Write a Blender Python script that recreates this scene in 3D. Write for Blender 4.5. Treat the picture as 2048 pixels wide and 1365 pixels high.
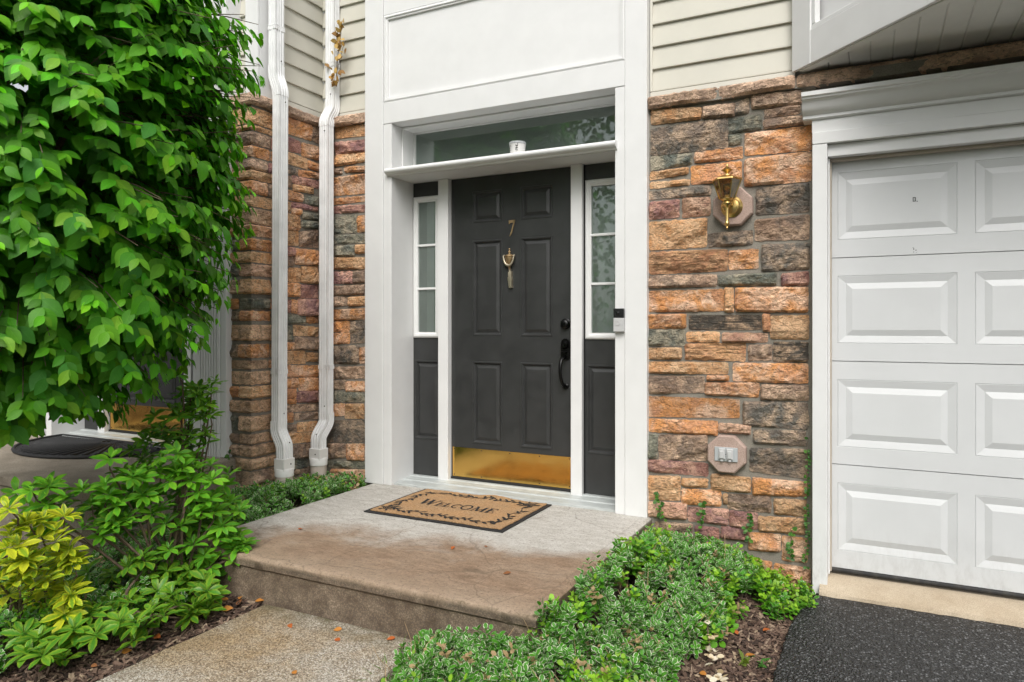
import bpy, bmesh, math, random
import numpy as np
from mathutils import Vector, Matrix, noise
R = math.radians
for o in list(bpy.data.objects): bpy.data.objects.remove(o)
scene = bpy.context.scene
C = scene.collection

# ------------------------------------------------------------------ camera, sky, sun, exposure
CAMZ = 1.105
cam = bpy.data.cameras.new("camera"); camo = bpy.data.objects.new("camera", cam); C.objects.link(camo)
cam.sensor_width = 36.0; cam.lens = 36.0 * 1418 / 2048; cam.shift_y = -30.5 / 2048
cam.clip_start = 0.05; cam.clip_end = 500
camo.location = (0, 0, CAMZ); camo.rotation_euler = (R(90), 0, R(27.1))
scene.camera = camo

SUN_DIR = Vector((0.36, -0.85, 1.0)).normalized()
world = bpy.data.worlds.new("World"); scene.world = world; world.use_nodes = True
wt = world.node_tree; wt.nodes.clear()
sky = wt.nodes.new("ShaderNodeTexSky"); sky.sky_type = 'NISHITA'; sky.sun_disc = False
sky.sun_elevation = math.asin(SUN_DIR.z); sky.sun_rotation = math.atan2(SUN_DIR.x, SUN_DIR.y)
sky.dust_density = 4.0; sky.air_density = 1.0; sky.ozone_density = 1.0
hs = wt.nodes.new("ShaderNodeHueSaturation"); hs.inputs["Saturation"].default_value = 0.16
bg = wt.nodes.new("ShaderNodeBackground"); bg.inputs["Strength"].default_value = 0.15
wo = wt.nodes.new("ShaderNodeOutputWorld")
wt.links.new(sky.outputs[0], hs.inputs["Color"]); wt.links.new(hs.outputs[0], bg.inputs[0]); wt.links.new(bg.outputs[0], wo.inputs[0])

sun = bpy.data.lights.new("sun", 'SUN'); sun.energy = 1.5; sun.angle = R(32); sun.color = (1.0, 0.965, 0.91)
suno = bpy.data.objects.new("sun", sun); C.objects.link(suno)
suno.rotation_euler = SUN_DIR.to_track_quat('Z', 'Y').to_euler(); suno.location = (0, -6, 12)
scene.view_settings.view_transform = 'Standard'; scene.view_settings.look = 'None'
scene.view_settings.exposure = 0.38; scene.view_settings.gamma = 1.0; scene.view_settings.use_curve_mapping = False
scene.cycles.use_adaptive_sampling = True; scene.cycles.adaptive_threshold = 0.02
scene.cycles.max_bounces = 8; scene.cycles.diffuse_bounces = 4; scene.cycles.transparent_max_bounces = 8

# ------------------------------------------------------------------ node helpers
class G:
    def __init__(s, name):
        s.m = bpy.data.materials.new(name); s.m.use_nodes = True; s.t = s.m.node_tree; s.t.nodes.clear()
        s.out = s.t.nodes.new("ShaderNodeOutputMaterial")
    def n(s, typ, ins=None, **props):
        nd = s.t.nodes.new("ShaderNode" + typ)
        for k, v in props.items(): setattr(nd, k, v)
        for k, v in (ins or {}).items(): s.set(nd.inputs[k], v)
        return nd
    def set(s, sock, v):
        if isinstance(v, bpy.types.NodeSocket): s.t.links.new(v, sock)
        elif isinstance(v, bpy.types.Node): s.t.links.new(v.outputs[0], sock)
        else:
            if sock.type == 'RGBA' and len(v) == 3: v = (*v, 1)
            sock.default_value = v
    def coord(s, kind="Object"): return s.n("TexCoord").outputs[kind]
    def pos(s): return s.n("NewGeometry").outputs["Position"]
    def mapv(s, v, scale=(1, 1, 1), loc=(0, 0, 0), rot=(0, 0, 0)):
        return s.n("Mapping", {"Vector": v, "Scale": scale, "Location": loc, "Rotation": rot}).outputs[0]
    def noise(s, v, scale, detail=4, rough=.55, dist=0):
        return s.n("TexNoise", {"Vector": v, "Scale": scale, "Detail": detail, "Roughness": rough, "Distortion": dist}).outputs["Fac"]
    def vor(s, v, scale, feature='F1', out="Distance"):
        return s.n("TexVoronoi", {"Vector": v, "Scale": scale}, feature=feature).outputs[out]
    def ramp(s, f, *stops, interp='LINEAR'):
        nd = s.n("ValToRGB", {"Fac": f}); cr = nd.color_ramp; cr.interpolation = interp
        while len(cr.elements) < len(stops): cr.elements.new(0.5)
        for e, (p, c) in zip(cr.elements, stops):
            e.position = p; e.color = (c, c, c, 1) if not hasattr(c, "__len__") else (*c, 1)
        return nd.outputs[0]
    def mix(s, f, a, b, blend='MIX'):
        nd = s.n("Mix", data_type='RGBA', blend_type=blend)
        s.set(nd.inputs[0], f); s.set(nd.inputs[6], a); s.set(nd.inputs[7], b); return nd.outputs[2]
    def math(s, op, a, b=0.0, clamp=False):
        nd = s.n("Math", operation=op, use_clamp=clamp); s.set(nd.inputs[0], a); s.set(nd.inputs[1], b); return nd.outputs[0]
    def sep(s, v): return s.n("SeparateXYZ", {0: v}).outputs
    def bump(s, h, strength=.3, dist=.01, normal=None):
        ins = {"Height": h, "Strength": strength, "Distance": dist}
        if normal is not None: ins["Normal"] = normal
        return s.n("Bump", ins).outputs[0]
    def bsdf(s, color, rough=.5, **k):
        ins = {"Base Color": color, "Roughness": rough}
        for a, b in k.items(): ins[a.replace("_", " ")] = b
        nd = s.n("BsdfPrincipled", ins); s.t.links.new(nd.outputs[0], s.out.inputs[0]); return nd

MT = {}
def paint(name, col, rough=.45, var=.05, scale=6, bumps=.05, grain=None):
    g = G(name); p = g.pos()
    f = g.noise(p, scale, 5, .6); dark = tuple(c * (1 - 2.2 * var) for c in col)
    c = g.mix(g.ramp(f, (.35, 0), (.65, 1)), dark, col)
    streak = g.noise(g.mapv(p, (30, 30, 1.2)), 3, 4, .7)
    c = g.mix(g.ramp(streak, (.62, 0), (.8, .10)), c, tuple(x * .72 for x in col))
    low = g.math('MULTIPLY', g.ramp(g.math('ADD', g.sep(p)[2], .3), (.10, 1), (.40, 0)), g.ramp(g.noise(g.mapv(p, (1, 1, .4)), 30, 6, .75), (.45, 0), (.75, .35)))
    c = g.mix(low, c, (.16, .14, .11))
    h = g.noise(g.mapv(p, grain) if grain else p, 90, 4, .6)
    g.bsdf(c, g.ramp(f, (.2, rough * .85), (.8, min(1, rough * 1.2))), Normal=g.bump(h, bumps, .004)); MT[name] = g.m
paint("white_paint", (.72, .72, .715), .45, .02)
paint("garage_paint", (.61, .62, .625), .42, .015, 5, .12, (1, 1, 14))
paint("charcoal", (.036, .037, .037), .38, .10, 8, .06, (6, 6, 1))
paint("siding", (.57, .55, .475), .55, .03, 4, .06, (1, 1, 12))
paint("siding_trim", (.62, .60, .53), .5, .03)
paint("soffit", (.74, .745, .71), .5, .04)
paint("spout", (.78, .785, .785), .32, .06, 9, .03)
paint("pvc_white", (.76, .75, .73), .4, .03)
paint("pvc_beige", (.62, .53, .47), .5, .06)
paint("stop_beige", (.46, .40, .33), .6, .05)
paint("grey_plastic", (.42, .44, .45), .45, .05)
paint("silver", (.50, .50, .50), .35, .03)
paint("black_plastic", (.012, .012, .013), .12, .0)
paint("threshold", (.50, .53, .52), .35, .08, 12)
paint("rubber", (.018, .018, .019), .7, .15, 30, .2)
paint("interior", (.72, .76, .73), .9, .05)
paint("curtain", (.78, .79, .78), .9, .05)
paint("print_black", (.02, .02, .02), .8, .1)

def metal(name, col, rough, var=.1):
    g = G(name); p = g.pos(); f = g.noise(p, 14, 5, .6)
    c = g.mix(f, tuple(x * (1 - var * 2) for x in col), col)
    g.bsdf(c, g.ramp(f, (.25, rough), (.8, rough * 2.2)), Metallic=1.0, Normal=g.bump(g.noise(p, 9, 2), .05, .01)); MT[name] = g.m
metal("brass", (.74, .52, .20), .19, .15)
metal("kick_brass", (.93, .58, .16), .10, .08)
metal("aged_brass", (.50, .36, .20), .38, .2)
metal("pale_brass", (.62, .55, .42), .35, .2)
metal("black_metal", (.03, .03, .03), .22, .1)
metal("screw", (.12, .11, .10), .5, .1)

def glass(name, tint, refl_min=.06, fk=1.35, refl_haze=0):
    g = G(name)
    fr = g.n("Fresnel", {"IOR": 1.52}).outputs[0]
    fr = g.math('ADD', g.math('MULTIPLY', fr, fk), refl_min, True)
    tr = g.n("BsdfTransparent", {"Color": tint}); gl = g.n("BsdfGlossy", {"Color": (.9, .95, .92), "Roughness": .015, "Normal": g.bump(g.noise(g.pos(), 2.2, 1), .012, .03)})
    mx = g.n("MixShader", {0: fr, 1: tr, 2: gl})
    if refl_haze: mx = g.n("MixShader", {0: g.ramp(g.noise(g.pos(), 4, 5, .6), (.3, refl_haze * .75), (.7, refl_haze * 1.2)), 1: mx.outputs[0], 2: g.n("BsdfDiffuse", {"Color": (.50, .57, .53)}).outputs[0]})  # grey-green diffuse painted into the panes for their pale, soft reflection
    g.t.links.new(mx.outputs[0], g.out.inputs[0]); MT[name] = g.m
glass("glass", (.74, .80, .77), .05, 1.1, .13)
glass("lamp_glass", (.66, .50, .22), .04, .6)
glass("bulb_glass", (.95, .9, .8), .05)

# stones: several natural colour families, each with patches, grain and cracks
def stone(name, c1, c2, c3, strata=0.0):
    g = G(name); oi = g.n("ObjectInfo"); rnd = oi.outputs["Random"]
    off = g.n("CombineXYZ", {0: g.math('MULTIPLY', rnd, 37.0), 1: g.math('MULTIPLY', rnd, 91.0), 2: g.math('MULTIPLY', rnd, 17.0)}).outputs[0]
    v = g.n("VectorMath", {0: g.coord(), 1: off}, operation='ADD').outputs[0]
    a = g.noise(v, 6.5, 4, .6, .7); b = g.noise(v, 9, 6, .65, .5); fine = g.noise(v, 120, 5, .7)
    st = g.noise(g.mapv(v, (6, 6, 70)), 1.0, 4, .6, .4)
    c = g.mix(g.ramp(a, (.42, 0), (.56, 1)), c1, c2)
    c = g.mix(g.ramp(b, (.45, 0), (.60, .9)), c, c3)
    c = g.mix(g.ramp(fine, (.34, .45), (.56, 0)), c, tuple(x * .40 for x in c1))
    vein = g.noise(g.mapv(v, (1, 1, 2.6)), 21, 6, .7, 1.2); c = g.mix(g.ramp(vein, (.40, .7), (.47, 0)), c, tuple(x * .30 for x in c1)); c = g.mix(g.ramp(vein, (.60, 0), (.72, .5)), c, tuple(min(.75, x * 1.5) for x in c2))
    if strata: c = g.mix(g.ramp(st, (.40, strata), (.52, 0)), c, tuple(x * .38 for x in c1))
    c = g.mix(.8, c, g.ramp(rnd, (0, .95), (.5, 1.25), (1, 1.55)), 'MULTIPLY')
    c = g.mix(1.0, c, (1.32, 1.30, 1.30), 'MULTIPLY')
    crack = g.vor(g.mapv(v, (1, 1, 1.7)), 26, 'DISTANCE_TO_EDGE')
    h = g.math('ADD', g.math('MULTIPLY', g.noise(v, 30, 8, .72, .4), 1.4), g.math('MULTIPLY', g.ramp(crack, (0, 0), (.09, 1)), .16))
    if strata: h = g.math('ADD', h, g.math('MULTIPLY', st, .7))
    g.bsdf(c, .85, Normal=g.bump(h, 1.0, .028)); MT["st_" + name[-1]] = g.m
stone("stone_o", (.50, .25, .13), (.66, .45, .31), (.58, .26, .085))
stone("stone_t", (0.499, 0.312, 0.173), (0.624, 0.414, 0.246), (0.524, 0.264, 0.112))
stone("stone_b", (0.309, 0.203, 0.138), (0.534, 0.378, 0.264), (0.168, 0.128, 0.100))
stone("stone_d", (.22, .17, .13), (.115, .11, .095), (.47, .345, .24))
stone("stone_g", (0.183, 0.182, 0.138), (0.365, 0.324, 0.239), (0.091, 0.108, 0.094))
stone("stone_p", (0.338, 0.169, 0.133), (0.541, 0.325, 0.242), (0.216, 0.117, 0.121))
stone("stone_k", (0.494, 0.300, 0.192), (0.598, 0.400, 0.279), (0.390, 0.213, 0.151))
stone("stone_s", (0.526, 0.299, 0.150), (0.598, 0.356, 0.203), (0.407, 0.184, 0.096), .85)
stone("stone_n", (0.095, 0.078, 0.060), (0.061, 0.056, 0.046), (0.487, 0.338, 0.218), .9)
stone("stone_c", (0.449, 0.306, 0.212), (0.574, 0.408, 0.290), (0.312, 0.216, 0.156))
stone("stone_q", (0.524, 0.336, 0.201), (0.674, 0.468, 0.312), (0.337, 0.228, 0.151))
stone("stone_x", (0.478, 0.328, 0.251), (0.526, 0.374, 0.294), (0.395, 0.265, 0.203))

def rough_mat(name, stops, scale, bscale, bstr, bdist, rough=.9, vs=None):
    g = G(name); p = g.pos(); f = g.noise(p, scale, 6, .65)
    c = g.ramp(f, *stops)
    fine = g.noise(p, bscale, 4, .7)
    c = g.mix(g.ramp(fine, (.35, .5), (.6, 0)), c, tuple(x * .45 for x in stops[0][1]))
    g.bsdf(c, rough, Normal=g.bump(fine, bstr, bdist)); MT[name] = g.m
rough_mat("mortar", ((.3, (.21, .19, .155)), (.7, (.32, .295, .25))), 7, 160, .5, .006)
rough_mat("apron", ((.3, (.42, .335, .235)), (.7, (.55, .46, .345))), 5, 220, .5, .004)
rough_mat("soil", ((.3, (.045, .028, .02)), (.55, (.085, .055, .04)), (.8, (.14, .10, .07))), 30, 90, 1.0, .03)
rough_mat("bark", ((.3, (.11, .075, .05)), (.7, (.20, .145, .10))), 20, 80, .8, .01)
rough_mat("plate_stone", ((.3, (.40, .285, .235)), (.7, (.50, .375, .32))), 12, 140, .25, .003)
rough_mat("dry_stem", ((.3, (.34, .22, .11)), (.7, (.55, .40, .24))), 20, 80, .4, .003)
rough_mat("rough_concrete", ((.25, (.20, .165, .12)), (.5, (.34, .29, .225)), (.75, (.46, .41, .33))), 3.5, 150, .8, .008)

# asphalt
g = G("asphalt"); p = g.pos()
v1 = g.vor(p, 105); v2 = g.vor(p, 105, out="Color"); big = g.noise(p, 1.6, 4)
sp = g.ramp(g.sep(v2)[0], (.35, .006), (.75, .045), (.95, .34))
c = g.mix(g.ramp(v1, (.15, 0), (.5, .8)), g.mix(1.0, sp, (.95, .97, 1.0), 'MULTIPLY'), (.009, .009, .010))
c = g.mix(1.0, c, g.ramp(big, (.3, .75), (.7, 1.15)), 'MULTIPLY')
g.bsdf(c, .5, Normal=g.bump(g.math('ADD', v1, g.noise(p, 60, 3)), 1.0, .012)); MT["asphalt"] = g.m

# porch concrete: pale trowelled slab with a brown damp/dirt stain on its outer part
g = G("porch_concrete"); p = g.pos(); x, y, z = g.sep(p)
big = g.noise(p, 2.1, 6, .62, .4); med = g.noise(g.mapv(p, (1, 2.5, 1), rot=(0, 0, .3)), 9, 6, .7); fine = g.noise(p, 130, 5, .75)
pale = g.mix(g.ramp(med, (.35, 0), (.7, 1)), (.45, .425, .38), (.65, .63, .59))
stain = g.mix(g.ramp(med, (.3, 0), (.7, 1)), (.155, .09, .047), (.35, .22, .13))
stain = g.mix(g.ramp(g.noise(p, 5, 5, .6), (.42, 0), (.75, .55)), stain, (.40, .30, .21))
# stain front follows y with a wandering edge
edge = g.math('ADD', g.math('MULTIPLY', y, -1.0), g.math('MULTIPLY', big, 1.05))
edge = g.math('ADD', edge, g.math('MULTIPLY', x, .20))
c = g.mix(g.ramp(g.math('ADD', edge, 3.35), (.28, 0), (.58, .92)), pale, stain)
rim = g.math('MULTIPLY', g.ramp(y, (0, 0), (1, 1)), 1.0)
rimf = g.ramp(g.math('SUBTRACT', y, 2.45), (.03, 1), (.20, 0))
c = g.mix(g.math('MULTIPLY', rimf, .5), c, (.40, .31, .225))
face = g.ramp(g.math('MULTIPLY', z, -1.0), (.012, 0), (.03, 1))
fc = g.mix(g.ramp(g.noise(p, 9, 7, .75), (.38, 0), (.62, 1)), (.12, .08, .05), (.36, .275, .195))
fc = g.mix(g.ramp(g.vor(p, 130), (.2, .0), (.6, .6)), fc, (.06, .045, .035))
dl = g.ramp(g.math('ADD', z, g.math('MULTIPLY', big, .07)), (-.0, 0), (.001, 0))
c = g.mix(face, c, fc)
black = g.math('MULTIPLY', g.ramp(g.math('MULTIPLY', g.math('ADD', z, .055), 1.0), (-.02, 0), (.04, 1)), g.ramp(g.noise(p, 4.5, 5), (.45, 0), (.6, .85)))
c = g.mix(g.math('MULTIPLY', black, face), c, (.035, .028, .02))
pit = g.noise(p, 60, 6, .8)
c = g.mix(g.ramp(pit, (.36, .75), (.47, 0)), c, (.11, .078, .05)); c = g.mix(g.ramp(pit, (.58, 0), (.72, .35)), c, (.66, .58, .48))
crk = g.vor(g.n("VectorMath", {0: p, 1: g.mapv(g.n("TexNoise", {"Vector": p, "Scale": 6.0}).outputs["Color"], (.12, .12, .12))}, operation='ADD').outputs[0], 1.3, 'DISTANCE_TO_EDGE')
c = g.mix(g.ramp(crk, (0, .45), (.006, 0)), c, (.10, .075, .05))
c = g.mix(g.ramp(fine, (.32, .45), (.55, 0)), c, (.12, .09, .06))
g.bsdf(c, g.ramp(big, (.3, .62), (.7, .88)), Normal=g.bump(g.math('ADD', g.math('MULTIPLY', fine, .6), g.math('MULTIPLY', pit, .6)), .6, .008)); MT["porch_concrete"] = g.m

# exposed aggregate walk
g = G("aggregate"); p = g.pos()
pv = g.n("VectorMath", {0: p, 1: g.mapv(g.n("TexNoise", {"Vector": p, "Scale": 40.0}).outputs["Color"], (.012, .012, .012))}, operation='ADD').outputs[0]
v1 = g.vor(pv, 165); vc = g.sep(g.vor(pv, 165, out="Color"))
c = g.ramp(vc[0], (.0, (.20, .16, .115)), (.3, (.40, .34, .26)), (.6, (.54, .48, .39)), (.9, (.66, .62, .55)))
big = g.noise(p, 1.7, 6, .6, .5)
c = g.mix(g.ramp(big, (.40, .0), (.60, .8)), c, g.mix(1.0, c, (.80, .60, .34), 'MULTIPLY'))
c = g.mix(g.ramp(g.noise(p, 2.6, 4, .5), (.58, 0), (.75, .55)), c, (.60, .58, .53))
c = g.mix(g.ramp(v1, (.40, 0), (.7, .6)), c, (.12, .09, .06))
# moss line close to the step
yy = g.sep(p)[1]
c = g.mix(g.math('MULTIPLY', g.ramp(g.math('SUBTRACT', 2.44, yy), (.0, 1), (.16, 0)), g.ramp(g.noise(p, 9, 5), (.35, .2), (.6, .9))), c, (.085, .07, .02))
g.bsdf(c, .85, Normal=g.bump(g.math('MULTIPLY', v1, -1.0), .8, .007)); MT["aggregate"] = g.m

# coir
g = G("coir"); p = g.pos(); f = g.noise(g.mapv(p, (1, 2.0, 1), rot=(0, 0, .5)), 75, 6, .8); b = g.noise(p, 9, 4)
c = g.mix(g.ramp(f, (.35, 0), (.68, 1)), (.20, .105, .045), (.62, .41, .22))
c = g.mix(g.ramp(b, (.4, 0), (.7, .4)), c, (.52, .27, .10))
g.bsdf(c, .95, Normal=g.bump(f, .9, .008)); MT["coir"] = g.m

# leaves: colour per leaf in the attribute Col, pale rim where Col alpha asks for it
def leaf_mat(name, margin, lo, hi, gloss=.4, trans=.3):
    g = G(name); at = g.n("Attribute", attribute_name="Col"); u, v, _ = g.sep(g.n("UVMap", uv_map="UVMap").outputs[0])
    au = g.math('ABSOLUTE', u)
    f = g.ramp(g.math('ADD', au, g.math('MULTIPLY', g.math('SUBTRACT', g.noise(g.pos(), 160, 0), .5), .45)), (lo, 0), (hi, 1))
    f = g.math('MULTIPLY', f, at.outputs["Alpha"])
    c = at.outputs["Color"]
    c = g.mix(g.ramp(g.noise(g.pos(), 45, 1), (.3, 0), (.7, .25)), c, g.mix(1.0, c, (.6, .75, .5), 'MULTIPLY'))
    c = g.mix(g.ramp(au, (0, .35), (.08, 0)), c, g.mix(1.0, c, (1.7, 1.5, 1.4), 'MULTIPLY'))
    c = g.mix(f, c, margin)
    vein = g.n("TexWave", {"Vector": g.n("CombineXYZ", {0: g.math('SUBTRACT', v, g.math('MULTIPLY', au, .22))}).outputs[0], "Scale": 2.2, "Distortion": 0.0}).outputs["Fac"]
    bs = g.n("BsdfPrincipled", {"Base Color": c, "Roughness": gloss, "Normal": g.bump(vein, .12, .002), "Specular IOR Level": .35})
    tl = g.n("BsdfTranslucent", {"Color": g.mix(1.0, c, (1.25, 1.35, .6), 'MULTIPLY')})
    mx = g.n("MixShader", {0: trans, 1: bs.outputs[0], 2: tl.outputs[0]}); g.t.links.new(mx.outputs[0], g.out.inputs[0]); MT[name] = g.m
leaf_mat("leaf", (.3, .4, .05), .9, 1.0, .52, .38)
leaf_mat("leaf_shrub", (.62, .64, .03), .30, .80, .36, .3)
leaf_mat("leaf_edge", (.70, .73, .56), .72, .88, .42, .25)
leaf_mat("leaf_dry", (.5, .3, .1), .9, 1.0, .7, .15)

# ------------------------------------------------------------------ mesh helpers
W = {}                       # world position of every object that parents others
def link(o, parent=None, at=(0, 0, 0)):
    C.objects.link(o); at = Vector(at); W[o.name] = at
    if parent is not None: o.parent = parent; o.location = at - W[parent.name]
    else: o.location = at
    return o
class MB:
    def __init__(s): s.v = []; s.f = []
    def add(s, vs, fs):
        k = len(s.v); s.v += [tuple(v) for v in vs]; s.f += [tuple(i + k for i in f) for f in fs]; return s
    def box(s, x0, x1, y0, y1, z0, z1):
        return s.add([(x0, y0, z0), (x1, y0, z0), (x1, y1, z0), (x0, y1, z0), (x0, y0, z1), (x1, y0, z1), (x1, y1, z1), (x0, y1, z1)],
                     [(0, 3, 2, 1), (4, 5, 6, 7), (0, 1, 5, 4), (1, 2, 6, 5), (2, 3, 7, 6), (3, 0, 4, 7)])
    def prism_x(s, prof, x0, x1):          # closed profile of (y, z), drawn along x
        n = len(prof); vs = [(x0, a, b) for a, b in prof] + [(x1, a, b) for a, b in prof]
        return s.add(vs, [tuple(range(n)), tuple(range(2 * n - 1, n - 1, -1))] + [(i, n + i, n + (i + 1) % n, (i + 1) % n) for i in range(n)])
    def poly(s, pts, z0, z1):              # closed outline (x, y), drawn along z
        n = len(pts); vs = [(a, b, z0) for a, b in pts] + [(a, b, z1) for a, b in pts]
        return s.add(vs, [tuple(range(n - 1, -1, -1)), tuple(range(n, 2 * n))] + [(i, (i + 1) % n, n + (i + 1) % n, n + i) for i in range(n)])
    def lathe(s, prof, c, n=20, axis='z'):  # prof of (radius, height)
        c = Vector(c); vs = []; fs = []
        for r, h in prof:
            for k in range(n):
                a = 2 * math.pi * k / n; p = (r * math.cos(a), r * math.sin(a), h)
                if axis == 'y': p = (p[0], -h, p[1])
                vs.append(c + Vector(p))
        for i in range(len(prof) - 1):
            for k in range(n): fs.append((i * n + k, i * n + (k + 1) % n, (i + 1) * n + (k + 1) % n, (i + 1) * n + k))
        fs.append(tuple(range(n - 1, -1, -1))); fs.append(tuple(range((len(prof) - 1) * n, len(prof) * n)))
        return s.add(vs, fs)
    def tube(s, path, rad, n=8):
        path = [Vector(p) for p in path]; rad = rad if hasattr(rad, "__len__") else [rad] * len(path); vs = []; fs = []
        ref = Vector((0, 0, 1)); t0 = (path[-1] - path[0]).normalized()
        if abs(t0.z) > .9: ref = Vector((1, 0, 0))
        for i, p in enumerate(path):
            t = (path[min(i + 1, len(path) - 1)] - path[max(i - 1, 0)]).normalized()
            a = t.cross(ref).normalized(); b = t.cross(a)
            for k in range(n):
                q = 2 * math.pi * k / n; vs.append(p + (a * math.cos(q) + b * math.sin(q)) * rad[i])
        for i in range(len(path) - 1):
            for k in range(n): fs.append((i * n + k, i * n + (k + 1) % n, (i + 1) * n + (k + 1) % n, (i + 1) * n + k))
        fs.append(tuple(range(n))); fs.append(tuple(range(len(path) * n - 1, (len(path) - 1) * n - 1, -1)))
        return s.add(vs, fs)
    def sweep(s, prof, path, side):        # profile (a along side, b across) swept along path
        side = Vector(side); path = [Vector(p) for p in path]; n = len(prof); vs = []; fs = []
        for i, p in enumerate(path):
            t = (path[min(i + 1, len(path) - 1)] - path[max(i - 1, 0)]).normalized(); w = side.cross(t).normalized()
            for a, b in prof: vs.append(p + side * a + w * b)
        for i in range(len(path) - 1):
            for k in range(n): fs.append((i * n + k, i * n + (k + 1) % n, (i + 1) * n + (k + 1) % n, (i + 1) * n + k))
        fs.append(tuple(range(n))); fs.append(tuple(range(len(path) * n - 1, (len(path) - 1) * n - 1, -1)))
        return s.add(vs, fs)
    def plate(s, x0, x1, z0, z1, y, holes):  # front plate facing -y with rectangular openings
        xs = sorted({x0, x1, *[h[0] for h in holes], *[h[1] for h in holes]}); zs = sorted({z0, z1, *[h[2] for h in holes], *[h[3] for h in holes]})
        for a, b in zip(xs, xs[1:]):
            for c, d in zip(zs, zs[1:]):
                mx, mz = (a + b) / 2, (c + d) / 2
                if any(h[0] < mx < h[1] and h[2] < mz < h[3] for h in holes): continue
                s.add([(a, y, c), (b, y, c), (b, y, d), (a, y, d)], [(0, 1, 2, 3)])
        return s
    def panel(s, x0, x1, z0, z1, y, prof):   # nested rectangles (inset, depth towards -y)
        k = 0; vs = []; fs = []
        for i, d in prof: vs += [(x0 + i, y - d, z0 + i), (x1 - i, y - d, z0 + i), (x1 - i, y - d, z1 - i), (x0 + i, y - d, z1 - i)]
        for j in range(len(prof) - 1):
            for k in range(4): fs.append((4 * j + k, 4 * j + (k + 1) % 4, 4 * j + 4 + (k + 1) % 4, 4 * j + 4 + k))
        e = 4 * (len(prof) - 1); fs.append((e, e + 1, e + 2, e + 3)); return s.add(vs, fs)
    def build(s, name, mat, parent=None, smooth=False, bevel=0, fix=True):
        me = bpy.data.meshes.new(name); me.from_pydata(s.v, [], s.f); me.update()
        bm = bmesh.new(); bm.from_mesh(me)
        if fix: bmesh.ops.recalc_face_normals(bm, faces=bm.faces)
        bm.to_mesh(me); bm.free()
        if smooth:
            for p in me.polygons: p.use_smooth = True
            if smooth != 'all': me.set_sharp_from_angle(angle=R(38))
        me.materials.append(MT[mat] if isinstance(mat, str) else mat)
        o = bpy.data.objects.new(name, me)
        if bevel:
            b = o.modifiers.new("edge", 'BEVEL'); b.width = bevel; b.segments = 2; b.limit_method = 'ANGLE'; b.angle_limit = R(50)
        C.objects.link(o); W[o.name] = Vector((0, 0, 0))
        if parent is not None: o.parent = parent; o.location = -W[parent.name]
        return o
def tag(o, label=None, cat=None, group=None, kind=None):
    for k, v in (("label", label), ("category", cat), ("group", group), ("kind", kind)):
        if v: o[k] = v
    return o
def thing(name, label, cat, at, group=None):
    o = bpy.data.objects.new(name, None); o.empty_display_size = .1; link(o, None, at); return tag(o, label, cat, group)
def bx(name, mat, parent, x0, x1, y0, y1, z0, z1, bevel=.003): return MB().box(x0, x1, y0, y1, z0, z1).build(name, mat, parent, bevel=bevel)
rng = random.Random(7)

# ------------------------------------------------------------------ ground and pavements
def sm(a, b, x):
    t = max(0., min(1., (x - a) / (b - a))); return t * t * (3 - 2 * t)
def gh(x, y):
    wob = .012 * noise.noise(Vector((x * 3.1, y * 3.1, 0))) + .006 * noise.noise(Vector((x * 11, y * 11, 3)))
    if x < -1.9: b = -.225 + .185 * sm(2.3, 3.7, y)
    else: b = -.245 + .10 * sm(3.1, 3.95, y) * (1 - sm(-.9, -.4, x)) - .04 * sm(-.55, -.36, x)
    if x > -.3 or y < .6 and x > -1.6: b = -.30
    return b + wob * (1 if x < -.45 else .4)
def axis(lo, hi, a, b, st):
    return sorted(set([lo, lo / 2, lo / 4, lo / 8] + list(np.arange(a, b, st).round(3)) + [hi / 8, hi / 4, hi / 2, hi]))
xs = axis(-60, 60, -6.4, 3.0, .08); ys = axis(-60, 60, .4, 4.4, .08)
xs = [x for x in xs if True]; ys = sorted(ys)
m = MB(); nx = len(xs)
m.v = [(x, y, gh(x, y) if (-6.5 < x < 3.1 and .3 < y < 4.5) else -.30) for y in ys for x in xs]
m.f = [(j * nx + i, j * nx + i + 1, (j + 1) * nx + i + 1, (j + 1) * nx + i) for j in range(len(ys) - 1) for i in range(nx - 1)]
tag(m.build("ground", "soil", smooth='all', fix=False), "dark mulch soil of the planting beds around the porch", kind="structure")

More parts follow.
